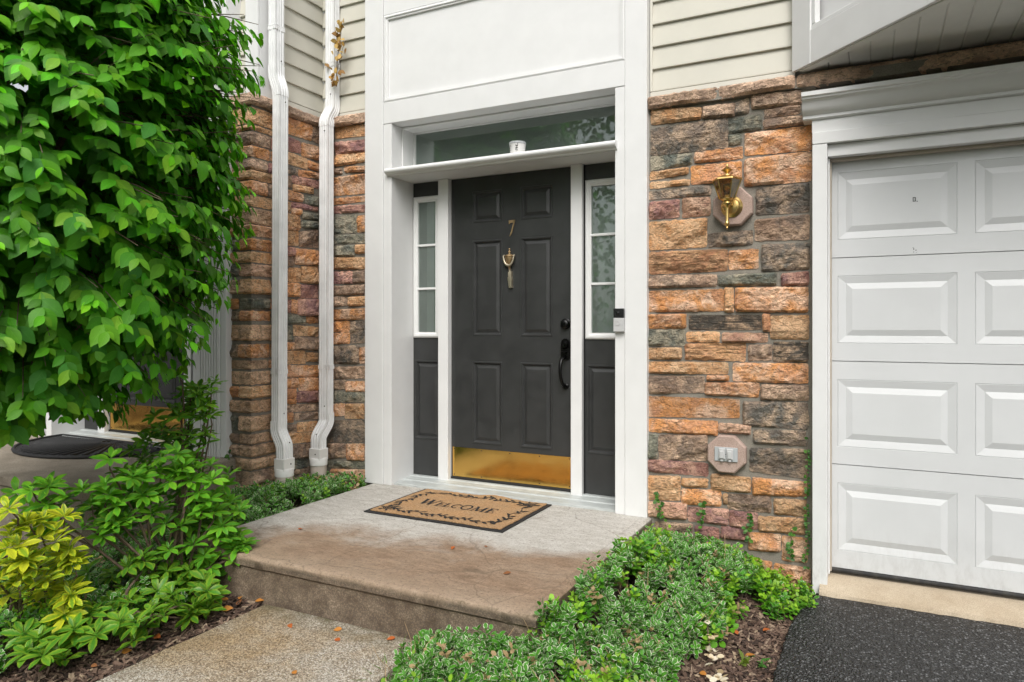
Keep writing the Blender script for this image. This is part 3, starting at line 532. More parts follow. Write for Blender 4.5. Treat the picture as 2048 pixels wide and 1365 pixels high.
# ------------------------------------------------------------------ the two entries (same millwork, the second one a step to the side)
DOORP = [(0, 0), (.003, .004), (.010, .004), (.021, -.010), (.027, -.010), (.046, -.001)]
def entry(P, dx, dy, dz, fluted):
    B = lambda name, mat, x0, x1, y0, y1, z0, z1, par=P, bevel=.003: bx(name, mat, par, x0 + dx, x1 + dx, y0 + dy, y1 + dy, z0 + dz, z1 + dz, bevel)
    top = 4.1 - dz
    if not fluted:
        B("pilaster", "white_paint", -3.203, -3.046, 3.98, 4.12, 0, top); B("pilaster", "white_paint", -1.298, -1.166, 3.98, 4.12, 0, top)
    else:
        for a, b in ((-3.245, -3.046), (-1.300, -1.095)):
            pr = [(a + dx, 4.12 + dy), (a + dx, 3.975 + dy)]; nfl = 7; wf = (b - a - .03) / nfl
            for i in range(nfl):
                q = a + dx + .015 + i * wf; pr += [(q + wf * .22, 3.975 + dy), (q + wf * .34, 3.987 + dy), (q + wf * .66, 3.987 + dy), (q + wf * .78, 3.975 + dy)]
            pr += [(b + dx, 3.975 + dy), (b + dx, 4.12 + dy)]
            MB().poly(pr, 0 + dz, 4.1).build("fluted_pilaster", "white_paint", P)
        B("edge_board", "white_paint", -1.094, -1.04, 3.985, 4.12, 0, top)
    B("door_jamb", "white_paint", -3.045, -2.978, 3.987, 4.28, 0, 2.505); B("door_jamb", "white_paint", -1.36, -1.299, 3.987, 4.28, 0, 2.505)
    B("header_board", "white_paint", -3.045, -1.299, 3.984, 4.30, 2.507, 2.655)
    fz = MB().panel(-3.045 + dx, -1.299 + dx, 2.657 + dz, 3.262 + dz, 4.0 + dy, [(0, -.03), (0, .010), (.010, .016), (.016, .016), (.020, .008), (.030, .008), (.034, -.006)]).build("frieze_panel", "white_paint", P)
    B("frieze_rail", "white_paint", -3.045, -1.299, 3.99, 4.05, 3.264, 3.42)
    MB().panel(-3.045 + dx, -1.299 + dx, 3.422 + dz, 4.1, 4.0 + dy, [(0, -.03), (0, .010), (.012, .016), (.030, .008), (.034, -.006)]).build("frieze_panel", "white_paint", P)
    B("wall_backing", "interior", -3.2, -1.17, 4.302, 4.33, 2.565, top)
    # transom
    tr = MB().box(-2.977 + dx, -2.955 + dx, 4.235 + dy, 4.28 + dy, 2.186 + dz, 2.506 + dz).box(-1.383 + dx, -1.361 + dx, 4.235 + dy, 4.28 + dy, 2.186 + dz, 2.506 + dz)
    tr.box(-2.954 + dx, -1.384 + dx, 4.235 + dy, 4.28 + dy, 2.486 + dz, 2.506 + dz).box(-2.954 + dx, -1.384 + dx, 4.235 + dy, 4.28 + dy, 2.186 + dz, 2.215 + dz)
    tro = tr.build("transom", "white_paint", P)
    B("stop_moulding", "white_paint", -2.9765, -2.968, 4.105, 4.234, 2.186, 2.505, tro); B("stop_moulding", "white_paint", -1.370, -1.3615, 4.105, 4.234, 2.186, 2.505, tro)
    B("stop_moulding", "white_paint", -2.9675, -1.3705, 4.105, 4.234, 2.494, 2.5055, tro)
    B("pane", "glass", -2.956, -1.382, 4.252, 4.255, 2.214, 2.487, tro, 0)
    MB().prism_x([(a + dy, b + dz) for a, b in ((4.30, 2.135), (3.992, 2.135), (3.992, 2.184), (4.30, 2.184))], -2.977 + dx, -1.361 + dx).build("ledge", "white_paint", P)
    MB().prism_x([(a + dy, b + dz) for a, b in ((3.9905, 2.137), (3.975, 2.140), (3.968, 2.150), (3.958, 2.152), (3.946, 2.160), (3.942, 2.170), (3.944, 2.180), (3.952, 2.187), (3.9905, 2.189))], -3.008 + dx, -1.345 + dx).build("ledge_nosing", "white_paint", P, smooth=True)
    B("mullion", "white_paint", -2.737, -2.655, 4.205, 4.29, .012, 2.134); B("mullion", "white_paint", -1.731, -1.655, 4.205, 4.29, .012, 2.134)
    B("weather_strip", "rubber", -1.654, -1.650, 4.235, 4.28, .03, 2.134, bevel=0)
    # threshold
    th = MB().prism_x([(a + dy, b + dz) for a, b in ((4.30, -.01), (4.015, -.01), (4.015, .010), (4.03, .014), (4.12, .016), (4.125, .022), (4.21, .026), (4.215, .032), (4.30, .032))], -2.977 + dx, -1.361 + dx)
    th.build("threshold", "threshold", P)
    # sidelights
    for x0, x1, w0, w1 in ((-2.977, -2.738, -2.972, -2.742), (-1.649, -1.361, -1.645, -1.405)):
        z0, z1 = .033, 2.134; wz0, wz1 = 1.020, 2.032
        op = (w0 + .012 + dx, w1 - .012 + dx, wz0 + .012 + dz, wz1 - .012 + dz); lp = (w0 + .006 + dx, w1 - .006 + dx, .290 + dz, .858 + dz)
        sl = MB().plate(x0 + dx, x1 + dx, z0 + dz, z1 + dz, 4.25 + dy, [op, lp]).build("sidelight", "charcoal", P, fix=False)
        MB().panel(*lp, 4.25 + dy, DOORP).build("lower_panel", "charcoal", sl, fix=False)
        fr = MB(); a0, a1, b0, b1 = w0 + dx, w1 + dx, wz0 + dz, wz1 + dz
        pr = [(0, 0), (0, .010), (.010, .018), (.024, .018), (.034, .010), (.040, .010), (.040, -.02)]
        vs = []; fcs = []
        for i, d in pr: vs += [(a0 + i, 4.25 + dy - d, b0 + i), (a1 - i, 4.25 + dy - d, b0 + i), (a1 - i, 4.25 + dy - d, b1 - i), (a0 + i, 4.25 + dy - d, b1 - i)]
        for j in range(len(pr) - 1):
            for k in range(4): fcs.append((4 * j + k, 4 * j + (k + 1) % 4, 4 * j + 4 + (k + 1) % 4, 4 * j + 4 + k))
        fr.add(vs, fcs).build("frame", "white_paint", sl, fix=False)
        h = (wz1 - wz0 - .08) / 3
        for k in range(3):
            q0 = wz0 + .04 + k * h; B("pane", "glass", w0 + .0395, w1 - .0395, 4.256, 4.259, q0 + (.007 if k else 0), q0 + h - (.007 if k < 2 else 0), sl, 0)
            if k: B("muntin", "white_paint", w0 + .039, w1 - .039, 4.240, 4.266, q0 - .008, q0 + .008, sl, .003)
        B("curtain", "curtain", w0 + .05, w1 - .075, 4.34, 4.345, wz0 - .03, wz1 + .03, sl, 0)
    # door
    X = ((-2.482, -2.249), (-2.109, -1.876)); Z = ((.292, .860), (1.035, 1.694), (1.815, 2.033))
    holes = [(a + dx, b + dx, c + dz, d + dz) for a, b in X for c, d in Z]
    dm = MB().plate(-2.653 + dx, -1.733 + dx, .034 + dz, 2.132 + dz, 4.25 + dy, holes)
    door = dm.build("front_door", "charcoal", P, fix=False)
    B("door_core", "charcoal", -2.653, -1.733, 4.264, 4.29, .034, 2.132, door, 0)
    for h in holes: MB().panel(*h, 4.25 + dy, DOORP).build("door_panel", "charcoal", door, fix=False)
    B("door_sweep", "rubber", -2.652, -1.734, 4.238, 4.249, .033, .047, door, .002)
    kp = B("kick_plate", "kick_brass", -2.641, -1.745, 4.2475, 4.2495, .052, .256, door, 0)
    kp["label"] = "polished brass kick plate"
    for sx in (-2.628, -2.41, -2.19, -1.97, -1.757):
        for sz in (.064, .244): MB().lathe([(.0045, 0), (.004, .0012), (.001, .0016)], (sx + dx, 4.2474 + dy, sz + dz), 8, 'y').build("screw", "screw", door)
    # room behind the glass
    B("room", "interior", -3.2, -1.17, 4.30, 6.6, -.02, 2.56, bevel=0).data.flip_normals()
    return door
door = entry(house, 0, 0, 0, False)
nbdoor = entry(nb, -2.76, -.69, .235, True)
for r_ in [o for o in bpy.data.objects if o.name.startswith("room")]:      # open the side of each room that faces the glass
    me = r_.data; bm = bmesh.new(); bm.from_mesh(me)
    bmesh.ops.delete(bm, geom=[f for f in bm.faces if abs(f.normal.y) > .9 and f.calc_center_median().y < 5], context='FACES'); bm.to_mesh(me); bm.free()
# neighbour: wall on the far side of its entry
nw2 = bx("stone_wall", "mortar", nb, -7.6, -6.01, YO, 3.7, -.32, 2.56, 0)
course(lambda s, z, d: (s, YO - d, z), -6.75, -6.03, .10, 2.5, nw2)

# door furniture on number 7
def D(m_, name, mat, smooth=True, **k): return m_.build(name, mat, door, smooth=smooth, **k)
db = D(MB().lathe([(.036, 0), (.036, .006), (.030, .010), (.027, .014), (.0265, .030), (.022, .034), (.010, .035), (.009, .031)], (-1.783, 4.25, 1.116), 24, 'y').box(-1.8195, -1.7465, 4.246, 4.2499, 1.098, 1.134), "deadbolt", "black_metal")
hp = MB()
pl = [(-.030, -.060), (-.022, -.072), (.022, -.072), (.030, -.060), (.030, .030), (.026, .048), (.014, .060), (0, .064), (-.014, .060), (-.026, .048), (-.030, .030)]
n = len(pl); cz = .960
hp.add([(-1.783 + a, 4.2499, cz + b) for a, b in pl] + [(-1.783 + a * .97, 4.236, cz + b * .98) for a, b in pl], [tuple(range(n)), tuple(range(n, 2 * n))] + [(i, (i + 1) % n, n + (i + 1) % n, n + i) for i in range(n)])
hp.lathe([(.027, .012), (.026, .020), (.022, .026), (.020, .034), (.012, .036), (.004, .033)], (-1.783, 4.25, cz + .022), 22, 'y')
hp.box(-1.800, -1.766, 4.205, 4.236, cz - .030, cz - .022)
hs_ = D(hp, "handle_plate", "black_metal")
D(MB().tube([(-1.783, 4.236, .905), (-1.786, 4.215, .900), (-1.790, 4.190, .880), (-1.792, 4.180, .845), (-1.792, 4.178, .805), (-1.789, 4.183, .765), (-1.785, 4.196, .735), (-1.783, 4.218, .718), (-1.783, 4.249, .714)], [.011, .011, .012, .0115, .0105, .0105, .011, .012, .013], 12)
  .lathe([(.022, 0), (.021, .006), (.016, .010)], (-1.783, 4.25, .712), 18, 'y'), "door_handle", "black_metal")
sev = [(-1.05, 1.0), (1.25, 1.05), (1.25, .82), (.55, .05), (.22, -.5), (-.05, -.72), (-.72, -1.05), (-.45, -.6), (-.18, -.42), (.10, .02), (.62, .72), (-.45, .66), (-.95, .52)]
n = len(sev)
D(MB().add([(-2.176 + a * .021, y, 1.762 + b * .053) for y in (4.2499, 4.2450) for a, b in sev], [tuple(range(n - 1, -1, -1)), tuple(range(n, 2 * n))] + [(i, (i + 1) % n, n + (i + 1) % n, n + i) for i in range(n)]), "house_number", "aged_brass", False)
kx, kz = -2.187, 1.560
kn = D(MB().lathe([(.003, .066), (.006, .062), (.006, .056), (.003, .052), (.008, .046), (.010, .042), (.006, .037), (.007, .030), (.016, .024), (.034, .018), (.036, .014), (.030, .010), (.029, .0), (.024, -.022), (.016, -.040), (.008, -.052), (.010, -.056), (.006, -.070), (.004, -.078)][::-1], (kx, 4.236, kz), 18), "door_knocker", "aged_brass")
kn2 = []
for i in range(15):
    t = i / 14; a = math.pi * (1 + t) ; kn2.append((kx + .038 * math.cos(a), 4.222, kz + .012 + .062 * math.sin(a)))
kn2 = [(kx - .038, 4.232, kz + .020)] + kn2 + [(kx + .038, 4.232, kz + .020)]
MB().tube(kn2, [.005] + [.0058 + .003 * math.sin(math.pi * i / 14) for i in range(15)] + [.005], 10).build("knocker_ring", "pale_brass", door, smooth=True)
tg = [(-.014, .0), (.018, .004), (.016, -.025), (.021, -.055), (.018, -.085), (.022, -.108), (-.006, -.110), (-.012, -.085), (-.017, -.060), (-.020, -.036), (-.013, -.033)]
n = len(tg)
MB().add([(kx + .002 + a * .9, 4.2495, 1.467 + b) for a, b in tg] + [(kx + .002 + a * .75, 4.232, 1.467 + b * .97 - .001) for a, b in tg], [tuple(range(n)), tuple(range(n, 2 * n))] + [(i, (i + 1) % n, n + (i + 1) % n, n + i) for i in range(n)]).box(kx - .004, kx + .007, 4.234, 4.2499, 1.465, 1.49).build("knocker_strike", "pale_brass", door)

# ------------------------------------------------------------------ garage
gx0, gx1 = -.213, 2.235
PX = [(-.173 + .602 * i, .357 + .602 * i) for i in range(4)]
GP = [(0, 0), (.002, -.003), (.004, 0), (.040, -.0075), (.070, .001), (.074, .001)]
grd = bx("garage_door", "garage_paint", house, gx0, gx1, 4.068, 4.09, -.150, 2.0, 0)
for i, (z0, z1) in enumerate(((-.150, .3845), (.3885, .9200), (.9240, 1.4555), (1.4595, 1.995))):
    zz = (z0 + .090, z0 + .440) if i else (z0 + .092, z0 + .442)
    hl = [(a, b, *zz) for a, b in PX]
    sec = MB().plate(gx0, gx1, z0, z1, 4.05, hl)
    sec.add([(gx0, 4.05, z0), (gx1, 4.05, z0), (gx1, 4.066, z0), (gx0, 4.066, z0)], [(0, 1, 2, 3)]).add([(gx0, 4.05, z1), (gx1, 4.05, z1), (gx1, 4.066, z1), (gx0, 4.066, z1)], [(3, 2, 1, 0)])
    so = sec.build("door_section", "garage_paint", grd, fix=False)
    for h in hl: MB().panel(*h, 4.05, GP).build("raised_panel", "garage_paint", grd, fix=False)
MB().tube([(gx0, 4.052, -.163), (gx1, 4.052, -.163)], .013, 10).build("bottom_seal", "rubber", grd, smooth=True)
for (mx, mz, pat) in ((.168, 1.741, ((0, 0, .012, .003), (0, -.018, .012, .003), (0, -.016, .003, .018), (.010, -.018, .003, .020), (.017, -.020, .004, .004))), (.168, 1.492, ((0, 0, .003, .003), (.003, -.010, .003, .009), (.012, -.014, .004, .005), (.002, -.022, .004, .003), (.014, -.024, .003, .002)))):
    mk = MB()
    for a, b, w_, h_ in pat: mk.box(mx + a, mx + a + w_, 4.0475 if mz > 1.7 else 4.0492, 4.0496, mz + b, mz + b + h_)
    mk.build("sticker_remnant", "print_black", grd)
bx("garage_casing", "white_paint", house, -.285, -.2145, 3.93, 4.09, -.262, 2.030)
bx("garage_casing", "white_paint", house, 2.2365, 2.315, 3.93, 4.09, -.262, 2.030)
bx("door_stop", "stop_beige", house, -.2143, -.199, 4.015, 4.049, -.165, 1.952)
bx("door_stop", "stop_beige", house, -.2143, 2.236, 4.010, 4.049, 1.953, 1.968)
bx("vinyl_stop", "white_paint", house, -.2144, -.206, 3.985, 4.0145, -.172, 1.968)
bx("garage_header", "white_paint", house, -.285, 2.315, 3.927, 4.09, 2.032, 2.092)
bx("garage_frieze", "white_paint", house, -.288, 2.318, 3.945, 4.09, 2.094, 2.172)
bx("header_soffit", "white_paint", house, -.2145, 2.2365, 3.96, 4.09, 1.9685, 2.031)
cr = [(4.09, 2.160), (3.935, 2.160), (3.928, 2.166), (3.928, 2.180), (3.918, 2.186), (3.905, 2.196), (3.892, 2.212), (3.884, 2.232), (3.876, 2.243), (3.862, 2.250), (3.860, 2.258), (3.850, 2.262), (3.848, 2.282), (4.09, 2.290)]
MB().prism_x(cr, -.330, 2.36).build("garage_cornice", "white_paint", house, smooth=True)

# ------------------------------------------------------------------ bay above the garage
A = Vector((-.374, 4.0)); Bp = Vector((.30, 3.326)); Cp = Vector((1.95, 3.326)); Dp = Vector((2.62, 4.0)); BZ = 2.442
def seg(p, q, t0, t1, z0, z1, a=0, b=1):
    d = (q - p); L = d.length; d.normalize(); nn = Vector((d.y, -d.x)); s, e = p + d * a, (p + d * (b if b > 1e-9 and b != 1 else L))
    vs = []
    for z in (z0, z1): vs += [(*(s + nn * t0), z), (*(e + nn * t0), z), (*(e + nn * t1), z), (*(s + nn * t1), z)]
    return MB().add(vs, [(0, 3, 2, 1), (4, 5, 6, 7), (0, 1, 5, 4), (1, 2, 6, 5), (2, 3, 7, 6), (3, 0, 4, 7)])
bay = MB().poly([(A.x + .05, 4.3), (A.x + .04, 4.02), (Bp.x + .01, Bp.y + .03), (Cp.x - .01, Cp.y + .03), (Dp.x - .04, 4.02), (Dp.x - .05, 4.3)], BZ + .03, 4.1).build("bay_window", "white_paint", house)
for p, q in ((A, Bp), (Bp, Cp), (Cp, Dp)):
    L = (q - p).length
    seg(p, q, 0, .020, BZ - .006, 4.1, 0, .135).build("corner_board", "white_paint", bay, bevel=.003)
    seg(p, q, 0, .020, BZ - .006, 4.1, L - .13, L - .001).build("corner_board", "white_paint", bay, bevel=.003)
    seg(p, q, 0, .018, BZ - .006, BZ + .165, .1352, L - .1302).build("skirt_board", "white_paint", bay, bevel=.003)
    seg(p, q, -.02, .012, BZ + .166, BZ + .19, .1352, L - .1302).build("panel_moulding", "white_paint", bay, bevel=.004)
    seg(p, q, -.02, .012, BZ + .191, 4.1, .1352, .162).build("panel_moulding", "white_paint", bay, bevel=.004)
    seg(p, q, -.045, -.002, BZ - .010, BZ + .012, .03, L - .03).build("soffit_trim", "soffit", bay, bevel=.002)
MB().poly([(A.x + .06, 4.05), (A.x + .08, 3.985), (Bp.x + .02, Bp.y + .05), (Cp.x - .02, Cp.y + .05), (Dp.x - .08, 3.985), (Dp.x - .06, 4.05)], BZ + .006, BZ + .012).build("soffit_backing", "soffit", bay)
x = A.x + .07
while x < Dp.x - .1:                           # ribbed soffit strips running out from the wall
    def yf(xx): return max(Bp.y + .047, 4.0 - (xx - A.x) + .066 if xx < (A.x + Dp.x) / 2 else 4.0 - (Dp.x - xx) + .066)
    y0, y1 = yf(x), yf(x + .093)
    MB().add([(x, y0, BZ), (x + .093, y1, BZ), (x + .093, 4.055, BZ), (x, 4.055, BZ), (x, y0, BZ + .014), (x + .093, y1, BZ + .014), (x + .093, 4.055, BZ + .014), (x, 4.055, BZ + .014)],
             [(0, 3, 2, 1), (4, 5, 6, 7), (0, 1, 5, 4), (1, 2, 6, 5), (2, 3, 7, 6), (3, 0, 4, 7)]).build("soffit_panel", "soffit", bay, bevel=.004)
    x += .0965

# ------------------------------------------------------------------ things fixed to the fronts
def rib_profile(w, d, nr=5):
    pr = []; hw, hd = w / 2, d / 2
    def side(p, q, nrm):
        out = [p]
        for i in range(nr):
            for t, o in ((.12 + .76 * (i + .1) / nr, 0), (.12 + .76 * (i + .35) / nr, -.005), (.12 + .76 * (i + .65) / nr, -.005), (.12 + .76 * (i + .9) / nr, 0)):
                out.append((p[0] + (q[0] - p[0]) * t + nrm[0] * o, p[1] + (q[1] - p[1]) * t + nrm[1] * o))
        return out
    c = [(-hw, -hd), (hw, -hd), (hw, hd), (-hw, hd)]; ns = [(0, -1), (1, 0), (0, 1), (-1, 0)]
    for k in range(4): pr += side(c[k], c[(k + 1) % 4], ns[k])
    return pr
def spout(label, f, w, d, side, zs, offs):
    """f(off, z) -> centre of the pipe; zs: heights of the bends, offs: distance from the wall"""
    t = thing("downspout", label, "downspout", f(offs[0], 0), "white downspouts in the stone corner")
    (za, zb, zc, zd, ze, zf) = zs; o0, o1, o2 = offs; pr = rib_profile(w, d, 3)
    MB().sweep(pr, [f(o0, 4.1), f(o0, za)], side).build("pipe", "spout", t, smooth=True)
    big = [(a * 1.06, b * 1.08) for a, b in pr]
    def elbow(z0, z1, a, b): return [f(a + (b - a) * sm(0, 1, i / 8), z0 + (z1 - z0) * i / 8) for i in range(9)]
    MB().sweep(big, [f(o0, za + .05)] + elbow(za, zb, o0, o1) + [f(o1, zb - .02)], side).build("elbow", "spout", t, smooth=True)
    MB().sweep(pr, [f(o1, zb - .005), f(o1 + .004, zc + .02)], side).build("pipe", "spout", t, smooth=True)
    MB().sweep(big, [f(o1, zc + .05)] + elbow(zc, zd, o1, o2) + [f(o2, ze - .02)], side).build("elbow", "spout", t, smooth=True)
    sd = Vector(side); ad = [(a, b) for a, b in ((-w * .62, -d * .72), (w * .62, -d * .72), (w * .62, d * .72), (-w * .62, d * .72))]
    MB().sweep(ad, [f(o2, ze + .012), f(o2, ze - .07)], side).build("adapter", "pvc_white", t, bevel=.004)
    c = Vector(f(o2, 0)); r = w * .78
    MB().lathe([(r, ze - .105), (r, ze - .062), (r * .93, ze - .055)], (c.x, c.y, 0), 28).build("coupling", "pvc_white", t, smooth=True)
    MB().lathe([(r * .9, -.25), (r * .9, ze - .104)], (c.x, c.y, 0), 28).build("drain_pipe", "pvc_beige", t, smooth=True)
    st = [(a * 1.09, b * 1.12) for a, b in rib_profile(w, d, 1)]
    for z in (za + .30, zc + .38):
        o = o0 if z > za else o1 + .002
        MB().sweep(st, [f(o, z + .016), f(o, z + .010)], side).sweep(st, [f(o, z + .008), f(o, z - .016)], side).build("strap", "spout", t)
    nrm = Vector(f(1, 0)) - Vector(f(0, 0)); nrm.normalize()
    for z, o in ((za + .08, o0), (zb - .06, o1), (zc + .10, o1), (zd + .04, o2), (ze - .025, o2 + .012)):
        p = Vector(f(o, z)) + nrm * (d * .56) + sd * .012
        MB().lathe([(.005, 0), (.004, .003)], p, 8, 'y').build("screw", "screw", t)
spout("white ribbed downspout on the side stone wall next to the corner board", lambda o, z: (-3.655 + o, 3.520 - .018 * max(0, (2.3 - z)) / 2.2, z), .080, .062, (0, 1, 0), (2.80, 2.66, .42, .29, .215, 0), (.075, .112, .165))
spout("white ribbed downspout touching a dried plant sprig in the inner stone corner", lambda o, z: (-3.515 + .0 * z, 4.055 - o, z), .080, .062, (1, 0, 0), (2.70, 2.56, .43, .30, .225, 0), (.055, .118, .20))

# lantern
lx, ly = -.702, 3.892
lt = thing("wall_lantern", "polished brass carriage lantern on octagonal stone plate above the outlet", "wall lamp", (-.692, 3.99, 1.75))
def octo(cx, cz, r, y0, y1):
    v = [(cx + r * math.cos(R(22.5 + 45 * k)), cz + r * math.sin(R(22.5 + 45 * k))) for k in range(8)]
    rr = .93
    vs = [(a, y1, b) for a, b in v] + [(a, y0 + .008, b) for a, b in v] + [(cx + (a - cx) * rr, y0, cz + (b - cz) * rr) for a, b in v]
    return MB().add(vs, [tuple(range(8)), tuple(range(16, 24))] + [(i + 8 * q, (i + 1) % 8 + 8 * q, (i + 1) % 8 + 8 * q + 8, i + 8 * q + 8) for q in (0, 1) for i in range(8)])
octo(-.690, 1.755, .112, 3.978, 4.024).build("mounting_stone", "plate_stone", lt)
MB().lathe([(.058, 0), (.058, .006), (.050, .014), (.046, .016), (.040, .026), (.020, .032)], (-.692, 3.978, 1.752), 28, 'y').build("back_plate", "brass", lt, smooth=True)
MB().tube([(-.692, 3.955, 1.752), (-.695, 3.925, 1.756), (lx, ly, 1.752)], [.012, .010, .010], 10).build("arm", "brass", lt, smooth=True)
MB().lathe([(.003, 1.620), (.006, 1.628), (.004, 1.634), (.012, 1.642), (.015, 1.650), (.010, 1.658), (.0085, 1.665), (.0085, 1.735), (.013, 1.740), (.024, 1.748), (.027, 1.758), (.022, 1.768), (.030, 1.774), (.036, 1.780), (.030, 1.783)], (lx, ly, 0), 20).build("stem", "brass", lt, smooth=True)
def hexring(r, z, k=6, ph=0): return [(lx + r * math.cos(R(ph + 60 * i)), ly + r * math.sin(R(ph + 60 * i)), z) for i in range(k)]
lo, hi = hexring(.040, 1.784), hexring(.072, 1.880)
for i in range(6):
    MB().add([lo[i], lo[(i + 1) % 6], hi[(i + 1) % 6], hi[i]], [(0, 1, 2, 3)]).build("pane", "lamp_glass", lt)
    MB().tube([lo[i], hi[i]], .0035, 6).build("frame_bar", "brass", lt)
rf = MB(); a, b, c_ = hexring(.080, 1.878), hexring(.078, 1.888), hexring(.034, 1.904)
rf.add(a + b + c_, [tuple(range(5, -1, -1)), tuple(range(12, 18))] + [(i + 6 * q, (i + 1) % 6 + 6 * q, (i + 1) % 6 + 6 * q + 6, i + 6 * q + 6) for q in (0, 1) for i in range(6)])
rf.build("roof", "brass", lt, bevel=.002)
MB().lathe([(.030, 1.900), (.026, 1.908), (.008, 1.912), (.007, 1.918), (.016, 1.926), (.031, 1.936), (.018, 1.944), (.012, 1.950), (.006, 1.955), (.006, 1.962), (.002, 1.969)], (lx, ly, 0), 20).build("finial", "brass", lt, smooth=True)
bb = MB().lathe([(.012, 1.786), (.012, 1.806), (.0135, 1.812), (.020, 1.828), (.022, 1.842), (.018, 1.856), (.008, 1.862)], (lx, ly, 0), 16).build("bulb", "bulb_glass", lt, smooth=True)
MB().lathe([(.014, 1.785), (.014, 1.802)], (lx, ly, 0), 14).build("socket", "silver", lt, smooth=True)
g_ = G("filament"); g_.bsdf((.75, .28, .07), .5); MT["filament"] = g_.m
for q in (-.004, .004): MB().tube([(lx + q, ly, 1.815), (lx + q, ly, 1.848)], .0016, 6).build("filament", "filament", lt)

# outlet
ot = thing("outdoor_outlet", "grey outlet with two spring covers on octagonal stone plate near the ground cover", "outlet", (-.722, 3.99, .40))
octo(-.722, .402, .110, 3.978, 4.024).build("mounting_stone", "plate_stone", ot)
bx("cover_plate", "grey_plastic", ot, -.783, -.661, 3.970, 3.9778, .365, .442, .002)
for cx in (-.743, -.701):
    cv = MB().box(cx - .018, cx + .018, 3.960, 3.9698, .376, .436).build("spring_cover", "silver", ot, bevel=.004)
    MB().box(cx - .011, cx + .011, 3.953, 3.9598, .382, .424).build("raised_face", "silver", cv, bevel=.004)
    MB().box(cx - .007, cx + .007, 3.957, 3.9698, .366, .3758).build("latch", "silver", cv, bevel=.002)
MB().lathe([(.003, 0), (.002, .002)], (-.722, 3.9699, .404), 8, 'y').build("screw", "screw", ot)

# doorbell
be = thing("video_doorbell", "silver and black video doorbell on white door casing beside the glass", "doorbell", (-1.327, 3.98, 1.07))
bx("body", "silver", be, -1.360, -1.297, 3.955, 3.979, 1.070, 1.150, .004)
bx("camera_face", "black_plastic", be, -1.360, -1.297, 3.956, 3.979, 1.151, 1.206, .004)
MB().lathe([(.0145, 0), (.0145, .003), (.012, .0035), (.0118, .001)], (-1.335, 3.955, 1.120), 22, 'y').build("button", "silver", be, smooth=True)
MB().lathe([(.012, 0), (.010, .003), (.004, .005)], (-1.332, 3.956, 1.178), 18, 'y').build("lens", "black_plastic", be, smooth=True)

# white tub on the ledge
tb = thing("plastic_tub", "small white plastic tub with black print standing on the door ledge", "tub", (-2.03, 4.045, 2.185))
MB().lathe([(.043, 2.186), (.047, 2.20), (.0515, 2.262), (.0525, 2.265)], (-2.03, 4.045, 0), 28).build("cup", "pvc_white", tb, smooth=True)
MB().lathe([(.0545, 2.260), (.0555, 2.270), (.051, 2.274)], (-2.03, 4.045, 0), 28).build("lid", "grey_plastic", tb, smooth=True)
def onTub(a, z, rr=.0528): return (-2.03 + rr * math.cos(a), 4.045 + rr * math.sin(a), z)
for lab, a0, marks in (("lettering", R(-78), ((0, .055, .02, .006), (.0, .060, .055, .006), (.24, .30, .055, .018), (.0, .30, .05, .006), (.0, .28, .034, .006), (.0, .1, .026, .004), (.1, .3, .018, .004))), ("lettering", R(-128), ((0, .22, .058, .004), (.02, .24, .048, .004), (-.1, .05, .036, .006), (.02, .16, .022, .004), (-.12, -.06, .03, .014)))):
    mk = MB()
    for a, b, z, h in marks:
        mk.add([onTub(a0 + q, 2.198 + zz * .85) for zz in (z, z + h) for q in (a, (a + b) / 2, b)], [(0, 1, 4, 3), (1, 2, 5, 4)])
    mk.build(lab, "print_black", tb)

# ------------------------------------------------------------------ doormats
mx0, mx1, my0, my1 = -2.695, -1.765, 3.338, 3.985
dm_ = thing("doormat", "tan coir doormat with black WELCOME lettering and vine border", "doormat", ((mx0 + mx1) / 2, (my0 + my1) / 2, 0))
def mat_z(x, y):
    t = (x - mx0) / (mx1 - mx0); f = sm(.72, 1, (y - my0) / (my1 - my0))
    return f * (.012 * math.exp(-((t - .58) / .10) ** 2)) + .0025 * noise.noise(Vector((x * 5, y * 5, 0)))
def sheet(x0, x1, y0, y1, z, thick, nx_=40, ny_=26, fuzz=0):
    m = MB(); k = nx_ + 1
    for j in range(ny_ + 1):
        for i in range(k):
            x = x0 + (x1 - x0) * i / nx_; y = y0 + (y1 - y0) * j / ny_
            if fuzz and (i in (0, nx_) or j in (0, ny_)): x += rng.uniform(-fuzz, fuzz); y += rng.uniform(-fuzz, fuzz)
            m.v.append((x, y, z + mat_z(x, y) + (rng.uniform(-fuzz, fuzz) * .6 if fuzz else 0)))
    m.f = [(j * k + i, j * k + i + 1, (j + 1) * k + i + 1, (j + 1) * k + i) for j in range(ny_) for i in range(nx_)]
    lp = [i for i in range(nx_)] + [j * k + nx_ for j in range(ny_)] + [ny_ * k + i for i in range(nx_, 0, -1)] + [j * k for j in range(ny_, 0, -1)]
    b = len(m.v); m.v += [(m.v[i][0], m.v[i][1], m.v[i][2] - thick) for i in lp]; L = len(lp)
    m.f += [(lp[t], b + t, b + (t + 1) % L, lp[(t + 1) % L]) for t in range(L)]; m.f.append(tuple(range(b + L - 1, b - 1, -1)))
    return m
sheet(mx0, mx1, my0, my1, .0075, .0055).build("rubber_base", "rubber", dm_)
sheet(mx0 + .026, mx1 - .026, my0 + .030, my1 - .012, .0135, .005, 90, 60, .0022).build("coir_pile", "coir", dm_)
PZ = .0165
def flat(polys, name, par=dm_, z=PZ):
    m = MB()
    for p in polys: m.add([(x, y, z + mat_z(x, y)) for x, y in p], [tuple(range(len(p)))])
    return m.build(name, "print_black", par, fix=False)
